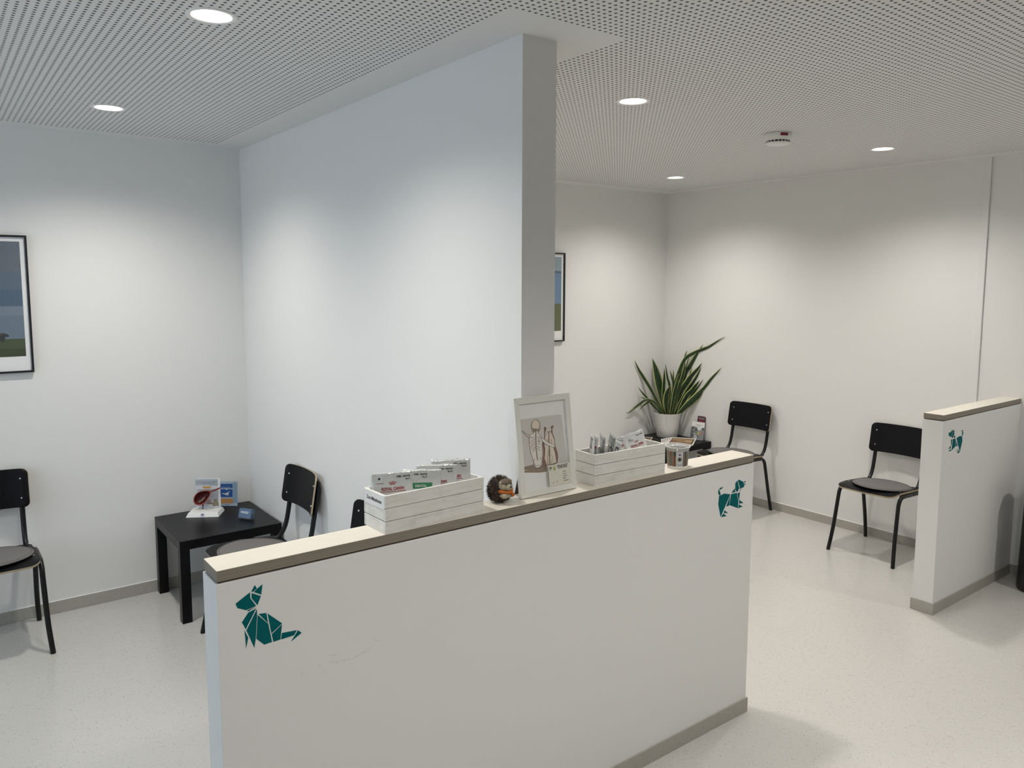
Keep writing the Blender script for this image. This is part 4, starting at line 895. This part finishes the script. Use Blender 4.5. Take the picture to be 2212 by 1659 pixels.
hp([(.45, .72), (.86, .72), (.78, .58), (.6, .52), (.48, .58)], 0, 3); hp([(.30, .60), (.42, .64), (.52, .52), (.38, .44), (.28, .52)], 2, 2)
hp([(.0, .55), (.2, .5), (.3, .2), (.2, 0), (0, 0)], 2, 2); hp([(.25, .28), (.5, .2), (.6, .05), (1, 0), (.35, 0)], 3, 2); hp([(.55, .25), (.62, .25), (.62, .08), (.55, .08)], 2, 3)
for k in range(3): hr(.18+.07*k, .235+.07*k, .37, .43, 2, 3); hr(.18+.07*k, .235+.07*k, .30, .345, 3, 3)
for k in range(7): hr(.42+.072*k, .478+.072*k, .36, .44, 4+k, 3); hr(.44+.072*k, .498+.072*k, .28, .34, 4+(k+1) % 7, 3)
for j, (a, b) in enumerate(((.33, .9), (.42, .7))): hr(a, b, .825-.05*j, .845-.05*j, 1, 1)
obj('sheet', bm, HM, tl)
tl2 = thing('leaflet', 'dark maroon leaflet standing up behind the white one in the clear holder', 'leaflet', (5.283, 4.305, .450), (0, 0, R(-82)), 'leaflets in the clear holder')
bm = bmesh.new(); box(bm, -.020, .0640, .009, .0105, .004, .212, 0, M_)
def h2(a, b, c, e, mi, k=1):
    f = bm.faces.new([bm.verts.new(M_ @ Vector((a, .0088-.0001*k, z))) if False else bm.verts.new(M_ @ Vector((q, .0088-.0001*k, z))) for q, z in ((a, c), (b, c), (b, e), (a, e))]); f.material_index = mi
h2(-.018, .062, .004, .209, 1); h2(-.008, .052, .192, .196, 2, 2); h2(-.006, .048, .183, .186, 2, 2); h2(.005, .038, .164, .171, 3, 2)
obj('sheet', bm, [mat('maroon edge', (.30, .22, .22), .5), mat('maroon print', (.065, .012, .025), .5), mat('pale lettering', (.42, .35, .37), .5), mat('red lettering', (.33, .03, .05), .5)], tl2)

# ------------------------------------------------------------------ items on the left table
YAW = R(-31)
tm = thing('organ_model', 'red cut-open organ model on a white plinth with picture panel', 'anatomical model', (1.243, 4.612, .450), (0, 0, YAW))
bm = bmesh.new()
def frust(a0, a1, b0, b1, z0, z1, k):
    v = [bm.verts.new(q) for q in ((a0, b0, z0), (a1, b0, z0), (a1, b1, z0), (a0, b1, z0), (a0+k, b0+k*1.3, z1), (a1-k, b0+k*1.3, z1), (a1-k, b1-k*.3, z1), (a0+k, b1-k*.3, z1))]
    for q in ((3,2,1,0), (4,5,6,7), (0,1,5,4), (1,2,6,5), (2,3,7,6), (3,0,4,7)): bm.faces.new([v[i] for i in q])
frust(-.0935, .0935, -.070, .066, 0, .024, .011)
mb = obj('plinth', bm, M_white, tm); bevel(mb, .003, 3)
bm = bmesh.new()
q = [(-.012, .0052), (.012, .0052), (.012, .0215), (-.012, .0215)]
def fr_(x, z, e=.0004): return Vector((x, -.070+z*(.0143/.024)-e-.0005, z))
for pts, mi in ((q, 0), ([(-.0085, .0075), (.0085, .0075), (.0085, .0095), (-.0085, .0095)], 1), ([(-.006, .0115), (-.001, .0115), (-.001, .0195), (-.006, .0195)], 1), ([(.001, .0115), (.006, .0115), (.006, .0195), (.001, .0195)], 1)):
    f = bm.faces.new([bm.verts.new(fr_(x, z, .0004+.0003*mi)) for x, z in pts]); f.material_index = mi
obj('maker_mark', bm, [mat('pale blue tag', (.62, .64, .72), .5), mat('navy mark', (.03, .03, .12), .5)], tm)
bm = bmesh.new(); box(bm, -.061, .077, .044, .047, .024, .203, 0)
PMt = [M_paper, mat('panel blue grey', (.42, .46, .52), .5), mat('panel light', (.66, .68, .72), .5), mat('panel orange', (.58, .34, .10), .5), mat('panel green grey', (.36, .42, .44), .5), mat('tabby cat', (.23, .20, .12), .6), mat('panel pink', (.55, .34, .33), .6), mat('panel line', (.16, .19, .26), .6)]
def pp(pts, mi, k=1):
    f = bm.faces.new([bm.verts.new((-.069+.138*a, .0438-.0002*k, .024+.179*b)) for a, b in pts]); f.material_index = mi
def pr(a, b, c, e, mi, k=1): pp([(a, c), (b, c), (b, e), (a, e)], mi, k)
pr(.03, .96, .76, .97, 1); pp([(.6, .76), (.96, .74), (.96, .94), (.75, .9)], 4, 2); pr(.03, .96, .05, .76, 2); pr(.30, .97, .05, .62, 1, 2); pr(.30, .95, .03, .14, 2, 3)
pr(.08, .88, .868, .882, 7, 3); pr(.30, .70, .822, .834, 7, 3); pp([(.32, .73), (.70, .73), (.64, .66), (.36, .66)], 3, 3); pr(.10, .94, .58, .635, 4, 3)
pp([(.50, .25), (.60, .30), (.72, .14), (.60, .16)], 6, 4)
pp([(.72, .06), (.98, .06), (.97, .15), (.92, .22), (.90, .30), (.86, .30), (.84, .275), (.80, .30), (.77, .29), (.78, .23), (.74, .16)], 5, 5)
pp([(.48, .155), (.76, .15), (.76, .12), (.55, .125)], 5, 4)
obj('picture_panel', bm, PMt, tm)['label'] = 'white picture panel'
# organ: open half shell
Mor = mat('dark red glossy model', (.20, .018, .016), .33); Mdk = mat('deep red inside', (.10, .007, .006), .45); Mrim = mat('pink-brown cut rim', (.36, .13, .10), .4); Mstone = mat('grey stones', (.28, .24, .17), .5)
oc = Vector((-.018, -.010, .101))
def shell(bm, r, mi, flip=1):
    rows = []
    for j in range(13):
        th = math.pi/2*j/12; row = []
        for k in range(36):
            ph = 2*math.pi*k/36; sx = math.cos(ph); sz = math.sin(ph)
            px_ = r[0]*math.sin(th)*sx*(1+.22*sx*(1 if sx > 0 else .2)); pz_ = r[2]*math.sin(th)*sz*(1-.28*max(0, sx))+.16*px_
            row.append(Vector((px_, r[1]*math.cos(th), pz_)))
        rows.append(row)
    return rows
RX = Matrix.Rotation(R(24), 3, 'Y').transposed()
def orient(v): return oc+RX @ v
bm = bmesh.new(); So = shell(bm, (.0535, .036, .0395), 0); Si = shell(bm, (.0475, .031, .034), 1)
Vo = [[bm.verts.new(orient(v)) for v in r] for r in So]; Vi = [[bm.verts.new(orient(v)) for v in r] for r in Si]
for G, mi in ((Vo, 0), (Vi, 1)):
    for a, b in zip(G[1:], G[2:]):
        for k in range(36):
            f = bm.faces.new((a[k], a[(k+1) % 36], b[(k+1) % 36], b[k])); f.material_index = mi; f.smooth = True
    f = bm.faces.new(G[1]); f.material_index = mi; f.smooth = True
for k in range(36):
    f = bm.faces.new((Vo[-1][k], Vo[-1][(k+1) % 36], Vi[-1][(k+1) % 36], Vi[-1][k])); f.material_index = 2
for v in Vo[0]+Vi[0]:
    if not v.link_faces: bm.verts.remove(v)
obj('organ_shell', bm, [Mor, Mdk, Mrim], tm)
bm = bmesh.new(); a = orient(Vector((.060, .004, .010))); tube(bm, spline([a, a+Vector((.018, .0, .006)), a+Vector((.046, .004, .017)), a+Vector((.056, .006, .021))], 4), [.0045]*9+[.004]*4, 10); obj('tube', bm, Mor, tm, True)
bm = bmesh.new(); rnd = random.Random(9)
for k in range(7): ell(bm, orient(Vector((-.022+.006*k*.9+rnd.uniform(-.002, .002), .010, -.020+.0015*k+rnd.uniform(-.002, .003)))), (.0045, .004, .004), 10, 8)
obj('stones', bm, Mstone, tm, True)
bm = bmesh.new(); sx, sy = oc.x+.004, oc.y+.012
tube(bm, [(sx, sy, .068), (sx, sy, .050)], .0055, 12); tube(bm, [(sx, sy, .052), (sx, sy, .023)], .0028, 12); obj('stem', bm, mat('dark stem', (.05, .02, .02), .4), tm)
bm = bmesh.new(); lathe(bm, [(0, .0235), (.008, .0235), (.008, .027), (0, .027)], 20, center=(sx, sy)); obj('stem_foot', bm, M_white, tm)

ts = thing('sign_holder', 'small acrylic stand with blue and orange leaflet, behind the organ model', 'sign holder', (1.402, 4.690, .450), (0, 0, R(-36)))
bm = bmesh.new(); LN = Matrix.Rotation(R(-6), 4, 'X'); box(bm, -.0535, .0535, -.002, .002, .001, .153, 0, LN); box(bm, -.0535, .0535, -.004, .026, 0, .0025); obj('acrylic_stand', bm, M_clear, ts)
bm = bmesh.new(); SM = [mat('leaflet pale blue', (.36, .46, .56), .5), mat('leaflet blue', (.015, .085, .30), .5), mat('leaflet orange', (.46, .25, .09), .5), mat('leaflet line', (.60, .66, .72), .5), mat('leaflet blue grey', (.22, .33, .43), .5)]
def sp(pts, mi, k=0):
    f = bm.faces.new([bm.verts.new(LN @ Vector((-.0525+.105*a, -.0024-.0002*k, .003+.148*b))) for a, b in pts]); f.material_index = mi
def sr(a, b, c, e, mi, k=0): sp([(a, c), (b, c), (b, e), (a, e)], mi, k)
sr(0, 1, 0, 1, 0); sr(.74, 1, .12, .98, 4, 1); sr(.02, .72, .36, .905, 1, 1); sr(.02, .72, .69, .72, 3, 2); sr(.08, .60, .755, .768, 3, 2); sp([(.32, .69), (.44, .69), (.38, .645)], 3, 2)
sr(.02, .76, .10, .30, 2, 1); sr(0, 1, .945, .955, 3, 2); sr(.28, .52, .045, .062, 1, 2)
sp([(.10, .50), (.30, .47), (.32, .43), (.36, .43), (.38, .46), (.44, .45), (.45, .42), (.49, .42), (.48, .52), (.56, .60), (.52, .60), (.46, .55), (.36, .54), (.28, .51), (.12, .52)], 3, 3)
obj('insert', bm, SM, ts)

tb = thing('card_holder', 'clear holder with blue cards, near the front right of the left table', 'card holder', (1.402, 4.378, .450), (0, 0, R(-60)))
LN2 = Matrix.Rotation(R(-14), 4, 'X')
bm = bmesh.new(); box(bm, -.045, .045, -.0165, -.0145, .001, .052, 0, LN2); box(bm, -.045, .045, .0145, .0165, .001, .052, 0, LN2); box(bm, -.045, -.0435, -.0145, .0145, .002, .050, 0, LN2); box(bm, .0435, .045, -.0145, .0145, .002, .050, 0, LN2)
for v in bm.verts: v.co.z = max(v.co.z, .0002)
box(bm, -.045, .045, -.018, .020, 0, .0022); obj('tray', bm, M_clear, tb)
tk = thing('card_stack', 'stack of blue cards with white lettering in the clear holder', 'cards', (1.402, 4.378, .450), (0, 0, R(-60)))
bm = bmesh.new(); box(bm, -.0425, .0425, -.0140, .0135, .0065, .0565, 0, LN2)
text(bm, 'weiss', .026, LN2 @ Matrix(((1, .35, 0, -.034), (0, 0, -1, -.0143), (0, 1, 0, .0310), (0, 0, 0, 1))), 1, 'LEFT', 1.0)
f = bm.faces.new([bm.verts.new(LN2 @ Vector((x, -.0142, z))) for x, z in ((-.022, .021), (.022, .021), (.022, .0235), (-.022, .0235))]); f.material_index = 2
obj('cards', bm, [mat('card blue', (.075, .155, .30), .45), M_paper, mat('card dark blue', (.045, .10, .21), .5)], tk)

# ------------------------------------------------------------------ dark bin at the right edge
tw = thing('waste_bin', 'tall black rounded bin by the right wall, cut by the right edge', 'bin', (5.196, 1.610, 0))
bm = bmesh.new(); lathe(bm, [(0, .002), (.138, .002), (.142, .0), (.145, .004), (.131, .66), (.132, .664), (.132, .676), (.128, .678), (.125, .66), (.134, .02), (0, .02)], 48); obj('body', bm, mat('black plastic', (.006, .006, .007), .4), tw, True)
bm = bmesh.new(); lathe(bm, [(.1325, .655), (.1350, .657), (.1350, .676), (.1325, .679)], 48); obj('rim', bm, M_blackmetal, tw, True)

# ------------------------------------------------------------------ daylight, camera, view
w = bpy.data.worlds.new('sky'); SC.world = w; w.use_nodes = True
bg = w.node_tree.nodes['Background']; bg.inputs[0].default_value = (.72, .855, 1.0, 1); bg.inputs[1].default_value = SKY
l = bpy.data.lights.new('window_portal', 'AREA'); l.shape = 'RECTANGLE'; l.size = WY1-WY0; l.size_y = WZ1-WZ0; l.cycles.is_portal = True
lo = bpy.data.objects.new('window_portal', l); COL.objects.link(lo); lo.location = (XL-.15, (WY0+WY1)/2, (WZ0+WZ1)/2); lo.rotation_euler = (0, R(-90), 0)
cam = bpy.data.cameras.new('camera'); co = bpy.data.objects.new('camera', cam); COL.objects.link(co); SC.camera = co
cam.sensor_fit = 'HORIZONTAL'; cam.sensor_width = 36; cam.lens = 36*1668.84/2212; cam.shift_x = 5.19/2212; cam.shift_y = -48.27/2212
cam.clip_start = .05
r_ = Vector((.7982986, -.60225568, .00272969)); u_ = Vector((.05984831, .08383814, .99468052)); f_ = Vector((.59928085, .7938887, -.10297185))
m = Matrix((r_, u_, -f_)).transposed().to_4x4(); m.translation = (0, 0, 1.81488); co.matrix_world = m
SC.view_settings.view_transform = 'Standard'; SC.view_settings.look = 'None'; SC.view_settings.gamma = 1; SC.view_settings.exposure = EXPO; SC.view_settings.use_curve_mapping = False
SC.cycles.max_bounces = 10; SC.cycles.diffuse_bounces = 6; SC.cycles.transparent_max_bounces = 12
SC.cycles.sample_clamp_indirect = 6; SC.cycles.use_denoising = True
